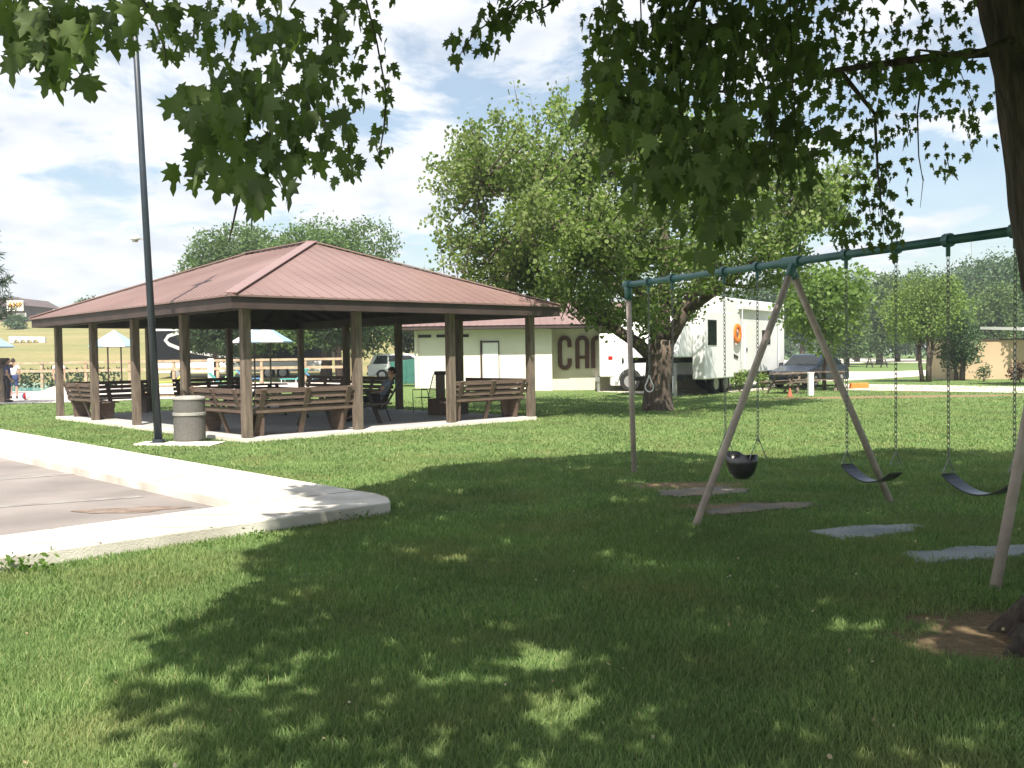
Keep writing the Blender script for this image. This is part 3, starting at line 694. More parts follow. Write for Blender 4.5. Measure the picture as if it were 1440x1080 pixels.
def head_parts(pid, c, fwd_):
    """head lofted from an ellipsoid with nose, brow, ears; c = centre"""
    c = Vector(c); f = Vector(fwd_).normalized(); r_ = f.cross(Vector((0,0,1))).normalized(); u = r_.cross(f)
    b = MB(); n, mq = 20, 14; V = []
    for i in range(mq+1):
        th = math.pi*i/mq
        for k in range(n):
            a = 2*math.pi*k/n; x = math.sin(th)*math.cos(a); y = math.sin(th)*math.sin(a); z = math.cos(th)
            px = .098*x; py = .075*y; pz = .118*z
            if z < -.2: py *= 1+(z+.2)*.35; px *= 1+(z+.2)*.12
            if x > .8 and -.35 < z < .1: px += .022*(x-.8)/.2*(1-abs(z+.15)/.3 if abs(z+.15) < .3 else 0)*(1 if abs(y) < .3 else .2)
            if x > .6 and .0 < z < .2: px -= .006
            V.append(c+f*px+r_*py+u*pz)
    Fs = [(i*n+k, i*n+(k+1)%n, (i+1)*n+(k+1)%n, (i+1)*n+k) for i in range(mq) for k in range(n)]
    b.add(V, Fs)
    for s_ in (-1, 1): b.tube([c+r_*s_*.072+u*.02, c+r_*s_*.088+u*.022-f*.012, c+r_*s_*.078-u*.03], [.014,.018,.008], 6)
    return b, c, f, r_, u
def hair_cap(c, f, r_, u):
    b = MB(); n, mq = 18, 9; V = []
    for i in range(mq+1):
        for k in range(n):
            a = 2*math.pi*k/n; lim = 1.15 if math.cos(a) > .3 else 2.0; th = lim*i/mq
            V.append(c+f*(-.006+.108*math.sin(th)*math.cos(a))+r_*(.086*math.sin(th)*math.sin(a))+u*(.012+.122*math.cos(th)))
    b.add(V, [(i*n+k, i*n+(k+1)%n, (i+1)*n+(k+1)%n, (i+1)*n+k) for i in range(mq) for k in range(n)]); return b
def person(lab, loc, rz, joints, shirt, trous, group=None, sleeve=.5, short=False, scale=1):
    """joints: local +x is facing. pelvis, chest, neck, head, (shoulder elbow wrist)*2, (hip knee ankle toe)*2"""
    J = {k: Vector(v) for k, v in joints.items()}
    ch_ = [[(tuple(J['pelvis']), .12), (tuple(J['pelvis'].lerp(J['chest'], .5)), .105), (tuple(J['chest']), .125), (tuple(J['neck']), .052), (tuple(J['neck'].lerp(J['head'], .55)), .05)]]
    for s_ in 'lr':
        ch_.append([(tuple(J['chest']), .125), (tuple(J['sh'+s_]), .055), (tuple(J['el'+s_]), .038), (tuple(J['wr'+s_]), .026)]+[])
        ch_ += hand(J['wr'+s_], J['wr'+s_]-J['el'+s_])
        ch_.append([(tuple(J['pelvis']), .12), (tuple(J['hi'+s_]), .085), (tuple(J['kn'+s_]), .055), (tuple(J['an'+s_]), .036), (tuple(J['to'+s_]), .035)])
    o = skin('person', ch_, m_skin); o.location = loc; o.rotation_euler.z = rz; o.scale = (scale,)*3; tag(o, lab, 'person', group)
    hb, c, f, r_, u = head_parts('p', J['head'], J['face'])
    hb.build('head', m_skin, o, smooth=True); hair_cap(c, f, r_, u).build('hair', m_hair, o, smooth=True)
    b = MB()
    for s_ in (-1, 1): b.lathe([(.004,-.01),(.010,0),(.004,.01)], tuple(c+f*.088+r_*s_*.032+u*.012), 8)
    b.build('eyes', m_hair, o)
    b = MB(); b.tube([c+f*.091-r_*.024-u*.055, c+f*.098-u*.058, c+f*.091+r_*.024-u*.055], .005, 5); b.build('mouth', mat('lips', (.3,.1,.09), .6), o)
    sh = [[(tuple(J['pelvis']+Vector((0,0,.02))), .138), (tuple(J['pelvis'].lerp(J['chest'], .5)), .125), (tuple(J['chest']), .142), (tuple(J['chest'].lerp(J['neck'], .75)), .07)]]
    for s_ in 'lr': sh.append([(tuple(J['chest']), .142), (tuple(J['sh'+s_]), .068), (tuple(J['sh'+s_].lerp(J['el'+s_], sleeve)), .058)])
    skin('shirt', sh, shirt, o)
    tr = []
    for s_ in 'lr':
        e_ = [(tuple(J['pelvis']), .135), (tuple(J['hi'+s_]), .10), (tuple(J['kn'+s_]), .072)]
        if not short: e_.append((tuple(J['an'+s_]+Vector((0,0,.03))), .055))
        tr.append(e_)
    skin('trousers', tr, trous, o)
    for s_ in 'lr':
        a = J['an'+s_]; tt = J['to'+s_]; b = MB(); dd = (tt-a); dd = dd.normalized()
        b.tube([a-dd*.05-Vector((0,0,.02)), a+dd*.06-Vector((0,0,.02)), tt+dd*.03], [.045,.048,.03], 8); b.build('shoe', m_black, o, smooth=True)
    return o
# seated person leaning back; chair facing -x in world (left)
pg = G(530, 592, ZS)
joints = dict(pelvis=(0,0,.50), chest=(-.26,0,.83), neck=(-.35,0,1.0), head=(-.37,0,1.14), face=(1,0,-.05),
    shl=(-.26,.18,.90), ell=(-.06,.24,.70), wrl=(.20,.16,.74), shr=(-.26,-.18,.90), elr=(-.06,-.24,.70), wrr=(.20,-.14,.74),
    hil=(.03,.10,.50), knl=(.45,.11,.55), anl=(.60,.12,.10), tol=(.74,.13,.05), hir=(.03,-.10,.50), knr=(.46,-.11,.53), anr=(.68,-.12,.10), tor=(.82,-.13,.05))
person('person in a blue-grey shirt leaning back in a dark chair beside the picnic table', pg, math.pi+.15, joints, m_shirt, m_trous, sleeve=.55)
lc = thing('lounge_chair', 'dark reclined chair holding the seated person in the pavilion', 'chair', pg, math.pi+.15)
b = MB(); b.beam((-.16,0,.36), (.36,0,.37), .46, .035); b.build('seat', m_black, lc)
b = MB(); b.beam((-.19,0,.38), (-.54,0,.98), .46, .035, (0,1,0)) if False else b.add([(-.20,-.23,.36),(-.20,.23,.36),(-.56,.23,.98),(-.56,-.23,.98),(-.24,-.23,.36),(-.24,.23,.36),(-.60,.23,.98),(-.60,-.23,.98)], [(0,1,2,3),(4,7,6,5),(0,4,5,1),(1,5,6,2),(2,6,7,3),(3,7,4,0)]); b.build('backrest', m_black, lc)
for x, y in ((.32,-.21),(.32,.21),(-.2,-.21),(-.2,.21)):
    b = MB(); b.tube([(x, y, .35), (x+(.03 if x > 0 else -.12), y, 0)], .014, 6); b.build('leg', m_black, lc)
for s_ in (-1, 1):
    b = MB(); b.tube([(.3, s_*.25, .37), (.26, s_*.25, .58), (-.30, s_*.25, .60)], .014, 6); b.build('armrest', m_black, lc)
stand = dict(pelvis=(0,0,.95), chest=(0,0,1.28), neck=(0,0,1.46), head=(.02,0,1.60), face=(1,0,0), shl=(0,.19,1.38), ell=(.02,.24,1.12), wrl=(.10,.22,.88),
    shr=(0,-.19,1.38), elr=(.02,-.24,1.12), wrr=(.12,-.22,.90), hil=(0,.10,.92), knl=(.03,.11,.50), anl=(0,.11,.08), tol=(.13,.12,.04), hir=(0,-.10,.92), knr=(.03,-.11,.50), anr=(-.02,-.11,.08), tor=(.11,-.12,.04))

# ------------------------------------------------------------------ swing set
E0 = Vector((1.55, 12.5, 2.50)); A1 = Vector((2.80, 9.45, 2.48)); A2 = Vector((3.90, 6.77, 2.47)); bd = (A2-A1).normalized()
ORI = Vector((A1.x, A1.y, 0))
sws = thing('swing_set', 'green and brown pipe swing frame with A-shaped legs on the lawn', 'swing set', ORI)
def bld(b, n, m, p, **k): return b.build(n, m, p, **k)
def rel(p, o=ORI): return tuple(Vector(p)-o)
EX = A2+bd*.12
b = MB(); b.tube([rel(E0), rel(A1), rel(EX)], .038, 14); b.build('top_beam', m_green, sws, smooth=True)
b = MB(); b.tube([rel(E0-bd*.07), rel(E0+bd*.06)], .055, 12); b.tube([rel(E0), rel(E0-Vector((0,0,.2)))], .05, 12); b.build('end_elbow', m_green, sws, smooth=True)
sgf = G(892, 665); b = MB(); b.tube([rel(E0-Vector((0,0,.12))), rel((sgf.x, sgf.y, -.05))], .036, 10); b.build('leg', m_leg, sws, smooth=True)
def aframe(Ap, f1, f2):
    for f_ in (f1, f2):
        tp = Ap+(f_-Ap).normalized()*.05+bd*(.05 if f_ is f1 else -.05)
        b = MB(); b.tube([rel(tp), rel(f_-Vector((0,0,.05)))], .036, 10); b.build('leg', m_leg, sws, smooth=True)
    b = MB()
    b.tube([rel(Ap-bd*.14), rel(Ap+bd*.14)], .058, 12)
    for f_ in (f1, f2):
        o_ = bd*(.05 if f_ is f1 else -.05); b.tube([rel(Ap+o_), rel(Ap+o_+(f_-Ap).normalized()*.17)], .047, 10)
    b.build('leg_bracket', m_green, sws)
aframe(A1, G(975, 740), G(1255, 706)); f1 = G(1397, 830); aframe(A2, f1, Vector((2*A2.x-f1.x, 2*A2.y-f1.y, 0)))
def tpx(px, py=360):          # point on the beam seen at px
    best = None
    for Pa, Pb in ((E0, A1), (A1, A2)):
        for k in range(401):
            p = Pa.lerp(Pb, k/400); q = project(np.array([tuple(p)])); e_ = abs(q[0][0]-px)
            if best is None or e_ < best[0]: best = (e_, p.copy())
    return best[1]
def hanger(b, p):
    b.tube([p-bd*.03, p+bd*.03], .056, 12); b.tube([p+Vector((0,0,-.03)), p+Vector((0,0,-.13))], .018, 8)
def chain(b, a, c):
    """real links: alternating small oval loops"""
    a = Vector(a); c = Vector(c); n = max(2, int((c-a).length/.042)); d = (c-a)/n; u = d.normalized(); s1 = bd.copy(); s2 = u.cross(s1).normalized(); s1 = s2.cross(u)
    for k in range(n):
        m_ = a+d*(k+.5); s_ = s1 if k % 2 else s2; pts = []
        for j in range(7):
            an = 2*math.pi*j/6; pts.append(m_+u*(.029*math.cos(an))+s_*(.0135*math.sin(an)))
        b.tube(pts, .0038, 4, cap=False)
def swing(kind, pa, pb, lab, zs, cat='swing', dz=0):
    a, c = tpx(pa), tpx(pb); mid = (a+c)/2; t = thing(kind, lab, cat, mid, group='swings hanging from the green beam' if kind == 'belt_swing' else None)
    b = MB(); hanger(b, a-mid); b.build('hanger', m_green, t); b = MB(); hanger(b, c-mid); b.build('hanger', m_green, t)
    dv = (c-a).normalized(); ends = []
    for p, s_ in ((a, 1), (c, -1)):
        b = MB(); top_ = p+Vector((0,0,-.12)); bot = Vector((p.x, p.y, zs+.12+(dz if s_ < 0 else 0))) - Vector((.045*0, 0, 0)); bot += dv*s_*.005
        chain(b, top_-mid, bot-mid); o = b.build('chain', m_chain, t, smooth=True); ends.append(bot)
    return t, mid, ends, dv
def belt(pa, pb, lab, zs, dz):
    t, mid, ends, dv = swing('belt_swing', pa, pb, lab, zs, dz=dz)
    side = Vector((-dv.y, dv.x, 0)).normalized()
    for e_ in ends:
        b = MB(); b.tube([e_-mid, e_-mid+side*.06-Vector((0,0,.11)), e_-mid-side*.06-Vector((0,0,.11)), e_-mid], .006, 6); b.build('ring', m_chain, t)
    b = MB(); V = []; n = 12
    for i in range(n+1):
        k = i/n; p = ends[0].lerp(ends[1], k)-mid; z = zs+dz*k-.115*math.sin(math.pi*k)**.8-mid.z; w = .075
        for dz in (0, -.012):
            for s_ in (-1, 1): V.append((p.x+side.x*w*s_, p.y+side.y*w*s_, z+dz))
    Fc = []
    for i in range(n):
        o_ = i*4; Fc += [(o_, o_+1, o_+5, o_+4), (o_+2, o_+6, o_+7, o_+3), (o_, o_+4, o_+6, o_+2), (o_+1, o_+3, o_+7, o_+5)]
    Fc += [(0,2,3,1), (n*4, n*4+1, n*4+3, n*4+2)]
    b.add(V, Fc); b.build('seat', m_rubber, t, smooth=False)
belt(1190, 1260, 'black belt swing on chains, between the A-frame legs and the nearest swing', .545, .05)
belt(1333, 1428, 'nearest black belt swing, closest to the tree trunk', .585, .07)
# bucket swing
t, mid, ends, dv = swing('bucket_swing', 1018, 1065, 'black rubber toddler bucket swing hanging behind the front A-frame leg', .50)
side = Vector((-dv.y, dv.x, 0)).normalized()
for e_ in ends:
    b = MB(); b.tube([e_-mid+Vector((0,0,.08)), e_-mid+side*.11-Vector((0,0,.16)), ], .005, 6); b.tube([e_-mid+Vector((0,0,.08)), e_-mid-side*.11-Vector((0,0,.16))], .005, 6); b.build('ring', m_chain, t)
c_ = (ends[0]+ends[1])/2-mid; V = []; n = 16
ez = c_.z-.14
hw = (ends[1]-ends[0]).length/2
b = MB()
for zi, (z, k, kk) in enumerate(((ez+.02, 1, 1), (ez-.10, .95, .95), (ez-.20, .72, .8), (ez-.26, .35, .45))):
    for i in range(n):
        a = 2*math.pi*i/n; dip = -.055*max(0, math.cos(a)**2-.45)*2 if zi == 0 else 0
        dd = dv*(math.sin(a)*hw*.82*k)+side*(math.cos(a)*.13*kk); V.append((c_.x+dd.x, c_.y+dd.y, z+dip))
b.add(V, [(j*n+i, j*n+(i+1)%n, (j+1)*n+(i+1)%n, (j+1)*n+i) for j in range(3) for i in range(n)]+[tuple(3*n+i for i in range(n))])
o = b.build('bucket_seat', m_rubber, t, smooth=True); md = o.modifiers.new('sol', 'SOLIDIFY'); md.thickness = .018
# hanging rings
for px, lab in ((912, 'pale hanging trapeze ring on the farther-left chain'), (945, 'pale hanging ring on the chain seen in front of the tree trunk edge')):
    a = tpx(px); t = thing('swing_ring', lab, 'ring', a, group='rings hanging from the far bay')
    b = MB(); b.tube([-bd*.03, bd*.03], .056, 12); b.tube([(0,0,-.03), (0,0,-.13)], .018, 8); b.build('hanger', m_green, t)
    b = MB(); chain(b, (0,0,-.12), (0,0,-1.18)); b.build('chain', m_chain, t, smooth=True)
    r3 = Vector((.8,-.5,0)) if px == 912 else Vector((.15,.98,0)); r3.normalize(); pts = [(0,0,-1.18)]
    for k in range(9):
        an = R(55)-R(290)*k/8; pts.append(tuple(r3*(.058*math.cos(an))+Vector((0,0,-1.33+.065*math.sin(an)))))
    pts.append((0,0,-1.18))
    b = MB(); b.tube(pts, .009, 8, cap=False); b.build('ring', m_white, t, smooth=True)

# ------------------------------------------------------------------ vehicles
def wheel(parent, x, y, r_, w=.22, sgn=1, loc_z=None):
    b = MB(); c = (x, y, r_); b.lathe([(r_*.62,-w/2),(r_*.93,-w/2),(r_,-w/2+.03),(r_,w/2-.03),(r_*.93,w/2),(r_*.62,w/2)], c, 28, 'y'); wh = b.build('wheel', m_tyre, parent, smooth=False)
    b = MB(); ys = y+sgn*(w/2-.01)
    b.lathe([(r_*.60,0),(r_*.60,sgn*.02),(r_*.2,sgn*.03)], (x, ys, r_), 20, 'y')
    b.build('rim', m_rim, wh)
    return wh
def arch_poly(x0, x1, z0, z1, wheels, r_):
    """lower body outline (xz) with wheel arch cutouts along the bottom, clockwise from front bottom"""
    pts = []
    x = x0; pts.append((x0, z0))
    for wx in wheels:
        for k in range(9):
            a = math.pi-math.pi*k/8; pts.append((wx+r_*math.cos(a), max(z0, z0+.0+(r_)*math.sin(a)+.02)))
    pts.append((x1, z0)); return pts
def car(name, lab, loc, rz, paint, L_=4.6, W_=1.8, H_=1.7, kind='suv', cat='car', group=None, dual=False):
    t = thing(name, lab, cat, loc, rz, group); h = L_/2; zb = .28; r_ = .36 if kind != 'sedan' else .32
    wb = (-h*.60, h*.62); low = arch_poly(-h, h, zb, 0, wb, r_+.06)
    if kind == 'suv': top_ = [(h+.02,.62),(h-.02,.92),(h-.95,1.06),(-h+.05,1.06),(-h,.75)]; cab = [(h-1.05,1.05),(h-1.75,H_-.05),(h-2.2,H_),(-h+.45,H_-.02),(-h+.12,1.05)]
    elif kind == 'sedan': top_ = [(h+.02,.5),(h-.05,.72),(h-1.1,.93),(-h+.15,.95),(-h,.7)]; cab = [(h-1.2,.92),(h-1.95,H_-.03),(h-2.6,H_),(-h+1.15,H_-.06),(-h+.45,.94)]
    else: top_ = [(h+.02,.6),(h,1.05),(h-1.1,1.15),(-h,1.15)]; cab = [(h-1.15,1.14),(h-1.8,H_-.04),(h-2.4,H_),(h-3.3,H_),(h-3.4,1.14)]
    b = MB(); b.prof(low+top_, -W_/2, W_/2, lambda z: .0 if z < .75 else (z-.75)*.12); b.build('body', paint, t, bevel=.05)
    b = MB(); zc = cab[0][1]; b.prof(cab, -W_/2+.07, W_/2-.07, lambda z: (z-zc)*.28); cb = b.build('cabin', paint, t, bevel=.04)
    # side glass
    zt_ = H_-.12; xs0 = cab[-1][0]; xs1 = cab[0][0]; xt0 = cab[-2][0]; xt1 = cab[1][0]
    nwin = 3 if kind == 'suv' else 2
    for sgn in (-1, 1):
        for k in range(nwin):
            u0, u1 = (k+.06)/nwin, (k+.94)/nwin
            def pt_(u, v):
                xl = xs0+(xt0-xs0)*v+.16; xr = xs1+(xt1-xs1)*v-.14; x = xl+(xr-xl)*u; z = zc+.06+(zt_-zc-.06)*v
                y = W_/2-.07-(z-zc)*.28; return (x, sgn*(y+.012), z)
            q = [pt_(u0,0), pt_(u1,0), pt_(u1,1), pt_(u0,1)]; b = MB(); b.add(q+[(x, y-sgn*.02, z) for x, y, z in q], [(0,1,2,3),(7,6,5,4),(0,4,5,1),(1,5,6,2),(2,6,7,3),(3,7,4,0)]); b.build('window', m_glass, t)
    def endglass(p0, p1, nm, out_):
        w0 = W_/2-.16; w1 = w0-(p1[1]-p0[1])*.28; 
        d = Vector((p1[0]-p0[0], 0, p1[1]-p0[1])); a_ = Vector((p0[0],0,p0[1]))+d*.12; c2 = Vector((p0[0],0,p0[1]))+d*.88; n_ = Vector((d.z,0,-d.x)).normalized()*out_
        q = [a_+n_+Vector((0,-w0,0)), a_+n_+Vector((0,w0,0)), c2+n_+Vector((0,w1,0)), c2+n_+Vector((0,-w1,0))]
        b = MB(); b.add(q+[p-n_*1.6 for p in q], [(0,1,2,3),(7,6,5,4),(0,4,5,1),(1,5,6,2),(2,6,7,3),(3,7,4,0)]); b.build(nm, m_glass, t)
    endglass(cab[0], cab[1], 'windscreen', .012); endglass(cab[-1], cab[-2], 'rear_window', -.012)
    for x in wb:
        for s_ in (-1, 1): wheel(t, x, s_*(W_/2-.12), r_, .22, s_)
    for s_ in (-1, 1):
        b = MB(); b.box(-h-.02, -h+.14, s_*(W_/2-.16)-.11, s_*(W_/2-.16)+.13*.9, .80 if kind != 'sedan' else .66, 1.0 if kind != 'sedan' else .8); b.build('tail_light', m_red, t)
        b = MB(); b.box(h-.14, h+.035, s_*(W_/2-.25)-.17, s_*(W_/2-.25)+.17, .68 if kind != 'sedan' else .56, .84 if kind != 'sedan' else .68); b.build('headlight', m_chrome, t)
    b = MB(); b.box(-h-.06, -h+.1, -W_/2+.05, W_/2-.05, .36, .56); b.build('bumper', m_black if kind == 'suv' else paint, t, bevel=.03)
    b = MB(); b.box(h-.1, h+.07, -W_/2+.05, W_/2-.05, .34, .54); b.build('bumper', m_black if kind == 'suv' else paint, t, bevel=.03)
    for s_ in (-1, 1): b = MB(); b.box(xs1-.35, xs1-.2, s_*(W_/2+.09)-.09, s_*(W_/2+.09)+.06, zc+.02, zc+.16); b.build('mirror', paint, t, bevel=.02)
    return t
g = Vector((P(548, 500, 64).x+.9, 64.5, 0)); g.z = height(g.x, g.y)
car('parked_car', 'white SUV seen side-on beyond the pavilion at the foot of the hill', g, R(4), m_rv, 4.8, 1.85, 1.78, 'suv')
g = G(1150, 545); car('parked_car', 'dark blue sedan parked under the small green tree by the picnic table', (g.x+.1, g.y+1.4, 0), R(228), m_bluegrey, 4.4, 1.8, 1.45, 'sedan')

# white pickup with dual rear wheels and utility bed behind mid tree
tx = P(876, 500, 40.2).x; tk = thing('pickup_truck', 'white pickup truck with flared rear fender behind the big tree trunk', 'truck', (tx-1.0, 40.4, 0), R(-4))
b = MB(); b.box(.0, .92, -1.0, 1.0, .62, 2.42); o = b.build('bed_cap', m_rv, tk, bevel=.05)
b = MB(); b.box(1.02, 2.9, -.96, .96, .55, 1.38); b.box(.45, 1.02, -.97, .97, .25, .62); b.build('bed', m_rv, tk, bevel=.04)
b = MB(); n = 14; V = []
for i in range(n+1):
    a = math.pi*i/n; V += [(1.25-.62*math.cos(a)*1.0, -1.12, .45+.72*math.sin(a)), (1.25-.62*math.cos(a), -.9, .45+.78*math.sin(a))]
fl = [(2*i, 2*i+2, 2*i+3, 2*i+1) for i in range(n)]
V2 = [(1.25-.50*math.cos(math.pi*i/n), -1.13, .42+.54*math.sin(math.pi*i/n)) for i in range(n+1)]; o_ = len(V)
b.add(V+V2, fl+[(2*i, o_+i, o_+i+1, 2*i+2) for i in range(n)]); b.build('rear_fender', m_rv, tk, smooth=True)
wheel(tk, 1.25, -.98, .42, .30, -1); wheel(tk, 1.25, .88, .42, .30, 1); wheel(tk, 4.6, -.88, .42, .24, -1); wheel(tk, 4.6, .88, .42, .24, 1)
b = MB(); b.prof([(2.95,.5),(2.95,1.40),(5.4,1.32),(5.6,1.1),(5.6,.5)], -.96, .96); b.build('hood', m_rv, tk, bevel=.05)
b = MB(); b.prof([(2.95,1.38),(3.05,2.0),(3.3,2.08),(4.0,2.06),(4.6,1.34)], -.90, .90, lambda z: (z-1.34)*.2); b.build('cab', m_rv, tk, bevel=.04)
b = MB(); b.prof([(3.15,1.46),(3.22,1.94),(3.95,1.94),(4.38,1.46)], -.905, .905, lambda z: (z-1.34)*.2-.01); b.build('cab_window', m_glass, tk)
b = MB(); b.box(.36, .54, -1.02, -.99, 1.34, 1.48); b.build('tail_light', m_red, tk)
b = MB(); b.box(-.16, .0, -.95, .95, .42, .60); b.box(-.10,.0,-.9,-.8,.0,.42); b.build('bumper', m_chrome, tk)

# fifth wheel trailer
def trailer():
    g = G(1003, 552); ang = math.atan2(9.5, 6.6)
    o0 = P(951, 500, 33.5); o0.z = 0
    t = thing('travel_trailer', 'long white fifth-wheel travel trailer parked on the lawn edge', 'trailer', o0, ang)
    L_, W_ = 11.5, 2.5
    b = MB(); b.prof([(.02,1.42),(.95,3.55),(1.5,3.75),(L_,3.72),(L_,.72),(3.0,.72),(3.0,1.40)], 0, W_); b.build('body', m_rv, t, bevel=.05)
    b = MB(); b.box(1.35, 4.15, -.50, -.003, .60, 3.10); so = b.build('slide_out', m_rv, t, bevel=.04)
    b = MB(); b.box(1.62, 2.42, -.525, -.502, 1.85, 2.78); b.build('window', m_glass, so, bevel=.01)
    b = MB(); b.box(1.05, 10.9, .2, 2.3, .55, .715); b.box(.6, 3.0, .3, .5, 1.22, 1.415); b.box(.6, 3.0, 2.0, 2.2, 1.22, 1.415); b.build('chassis', m_black, t)
    b = MB(); b.beam((.75,.4,1.3), (.75,.4,0), .1, .1); b.box(.6,.9,.3,.5,-.02,.03); b.build('landing_leg', m_chrome, t)
    b = MB(); b.beam((.75,2.1,1.3), (.75,2.1,0), .1, .1); b.build('landing_leg', m_chrome, t)
    for x in (3.4, 4.35):
        for y, s_ in ((-.05, -1), (2.3, 1)): wheel(t, x+.0, y+.1 if s_ < 0 else y, .39, .24, s_)
    for x, z0, w, h_ in ((8.6, 1.9, 1.0, .6),):
        b = MB(); b.box(x, x+w, -.02, .0, z0, z0+h_); b.build('window', m_glass if x > 6 else m_glass, t)
    b = MB(); b.box(6.6, 7.4, -.022, 0, .80, 2.75); d = b.build('door', m_white, t); b = MB(); b.box(6.7, 6.78, -.05, -.023, 1.6, 1.75); b.build('handle', m_black, d)
    b = MB(); b.add([(4.7+k,y,z) for y in (-.03,-.01) for k,z in ((.1,1.62),(1.1,1.42),(1.1,1.30),(0,1.52))], [(0,1,2,3),(7,6,5,4),(0,4,5,1),(1,5,6,2),(2,6,7,3),(3,7,4,0)]); b.build('stripe', m_fascia, t)
    b = MB(); b.tube([(6.0,-.1,1.2),(6.0,-.14,3.3)], .02, 6); b.tube([(10.4,-.1,1.2),(10.4,-.14,3.3)], .02, 6); b.beam((5.9,-.08,3.38), (10.5,-.08,3.38), .12, .12); b.build('awning', m_white, t)
    hb = MB(); P0 = t
    o = MB(); pts = [(.11*math.cos(a), 0, .13*math.sin(a)) for a in np.linspace(0, 2*math.pi, 17)]; o.tube(pts, .05, 8, cap=False)
    r_ = o.build('life_ring', m_orange, None, smooth=True); r_.rotation_euler.z = ang
    q = Vector((5.5*math.cos(ang)+.12*math.sin(ang), 5.5*math.sin(ang)-.12*math.cos(ang), 2.32)); r_.location = o0+q; r_.scale = (2.7, 1, 2.3)
    tag(r_, 'orange ring ornament hanging on the white trailer side', 'ornament')
trailer()

# dark motorhome behind the pool
def coach():
    Y0 = 72; x0 = P(218, 500, Y0).x; x1 = P(462, 500, Y0).x; z0 = height(-22, Y0)
    t = thing('motorhome', 'black motorhome with silver swoosh stripe beyond the pool fence', 'motorhome', (x0, Y0, 0)); L_ = x1-x0
    b = MB(); b.prof([(0,1.35),(.1,3.9),(.6,4.1),(L_-.4,4.1),(L_-.05,3.2),(L_,1.35)], 0, 2.5); b.build('body', mat('black_coach_paint', (.006,.006,.008), .35, spec=.25), t, bevel=.08)
    b = MB(); b.box(.05, L_-.2, .02, 2.48, .55, 1.345); b.build('skirt', m_white, t, bevel=.05)
    b = MB(); b.box(.0, 5.0, -.02, 2.52, 3.78, 4.14); b.build('roof_trim', m_white, t)
    sil = mat('silver_stripe', (.5,.5,.5), .35)
    for pl in ([(2.6,3.60,.10),(1.7,3.58,.13),(1.05,3.38,.13),(.82,3.05,.13),(1.1,2.75,.13),(1.8,2.45,.13),(3.0,2.12,.12),(4.6,1.82,.09),(6.6,1.62,.04)], [(5.2,3.05,.03),(6.2,2.62,.10),(7.6,2.36,.11),(9.4,2.25,.05)]):
        b = MB(); V = []; n = len(pl)
        for i_, (x, z, w) in enumerate(pl):
            p0 = pl[max(i_-1, 0)]; p1 = pl[min(i_+1, n-1)]; d = Vector((p1[0]-p0[0], p1[1]-p0[1])).normalized(); V += [(x-d.y*w, y_, z+d.x*w) for y_ in (-.03, -.005)]+[(x+d.y*w, y_, z-d.x*w) for y_ in (-.03, -.005)]
        b.add(V, [f_ for i_ in range(n-1) for f_ in ((4*i_, 4*i_+4, 4*i_+6, 4*i_+2), (4*i_, 4*i_+1, 4*i_+5, 4*i_+4), (4*i_+2, 4*i_+6, 4*i_+7, 4*i_+3))]); b.build('stripe', sil, t)
    for x in (1.6, 8.6, 9.7): wheel(t, x, .1, .48, .28, -1)
    b = MB(); b.box(L_-3.2, L_-1.0, -.02, 0, 2.3, 3.2); b.build('window', m_glass, t)
coach()

# ------------------------------------------------------------------ pool area
q = [G(-150, 572), G(72, 567), G(250, 561), G(480, 552)]
far = [(-9.5, 62), (-60, 62)]
b = MB(); b.add([(*tuple(p[:2]), .02) for p in q]+[(x, y, .02) for x, y in far], [(0,1,2,3,4,5)]); struct(b.build('pool_deck', m_deck))
w = [G(-120, 552), G(58, 551), G(75, 543), G(60, 537.5), G(-120, 538)]
b = MB(); b.add([(*tuple(p[:2]), .028) for p in w], [tuple(range(5))]); struct(b.build('pool_water', m_water))
def fence():
    xs = np.arange(-46, -9, 2.6); Yf = 56
    t = thing('rail_fence', 'pale timber post and rail fence along the far side of the pool', 'fence', (0, Yf, 0))
    for x in xs: b = MB(); b.box(x-.07, x+.07, -.09, .09, -.1, 1.58); b.build('post', m_rail, t)
    for z, w_ in ((1.50, .07), (1.02, .08)):
        b = MB(); b.box(xs[0], xs[-1], -.13, -.092, z-w_, z+w_); b.build('rail', m_rail, t)
fence()
lf_hedge = leafmat('dark_hedge_leaf', (.02,.04,.022), (.045,.075,.035), .2)
p = np.stack([rng.uniform(-46,-24,2600), rng.uniform(57,58.4,2600), rng.uniform(0,1.15,2600)], 1)
o = mesh_np('hedge', [leaf_arrays(p, .28, OVAL, .1)], lf_hedge); tag(o, 'low dark green hedge behind the pool and its fence', 'hedge')
def umbrella(px, py, Y, r_, lab, z0=2.35, zp=3.2, first=None):
    c = P(px, py, Y); 
    if first: return dup(first, lab, (c.x, Y, 0), R(12))
    t = thing('pool_umbrella', lab, 'umbrella', (c.x, Y, 0), 0, 'striped umbrellas by the pool'); b = MB(); n = 8
    for k in range(n):
        a0_, a1_ = 2*math.pi*k/n, 2*math.pi*(k+1)/n; b.m = k % 2
        b.add([(r_*math.cos(a0_), r_*math.sin(a0_), z0), (r_*math.cos(a1_), r_*math.sin(a1_), z0), (0, 0, zp), (r_*math.cos(a0_), r_*math.sin(a0_), z0-.05), (r_*math.cos(a1_), r_*math.sin(a1_), z0-.05)], [(0,1,2), (3,4,1,0)])
    b.build('canopy', [m_umbw, m_umbb], t, fix=False)
    b = MB(); b.lathe([(r_*.99, z0-.06), (r_*.99, z0-.03)], n=8); b.build('canopy_frame', m_fascia, t)
    for x in (-.35, .35): b = MB(); b.tube([(x, 0, 0), (x, 0, z0+.3)], .04, 8); b.build('pole', m_fascia, t)
    return t
u1 = umbrella(161, 500, 50, 1.36, 'blue and white umbrella seen between the left pavilion posts')
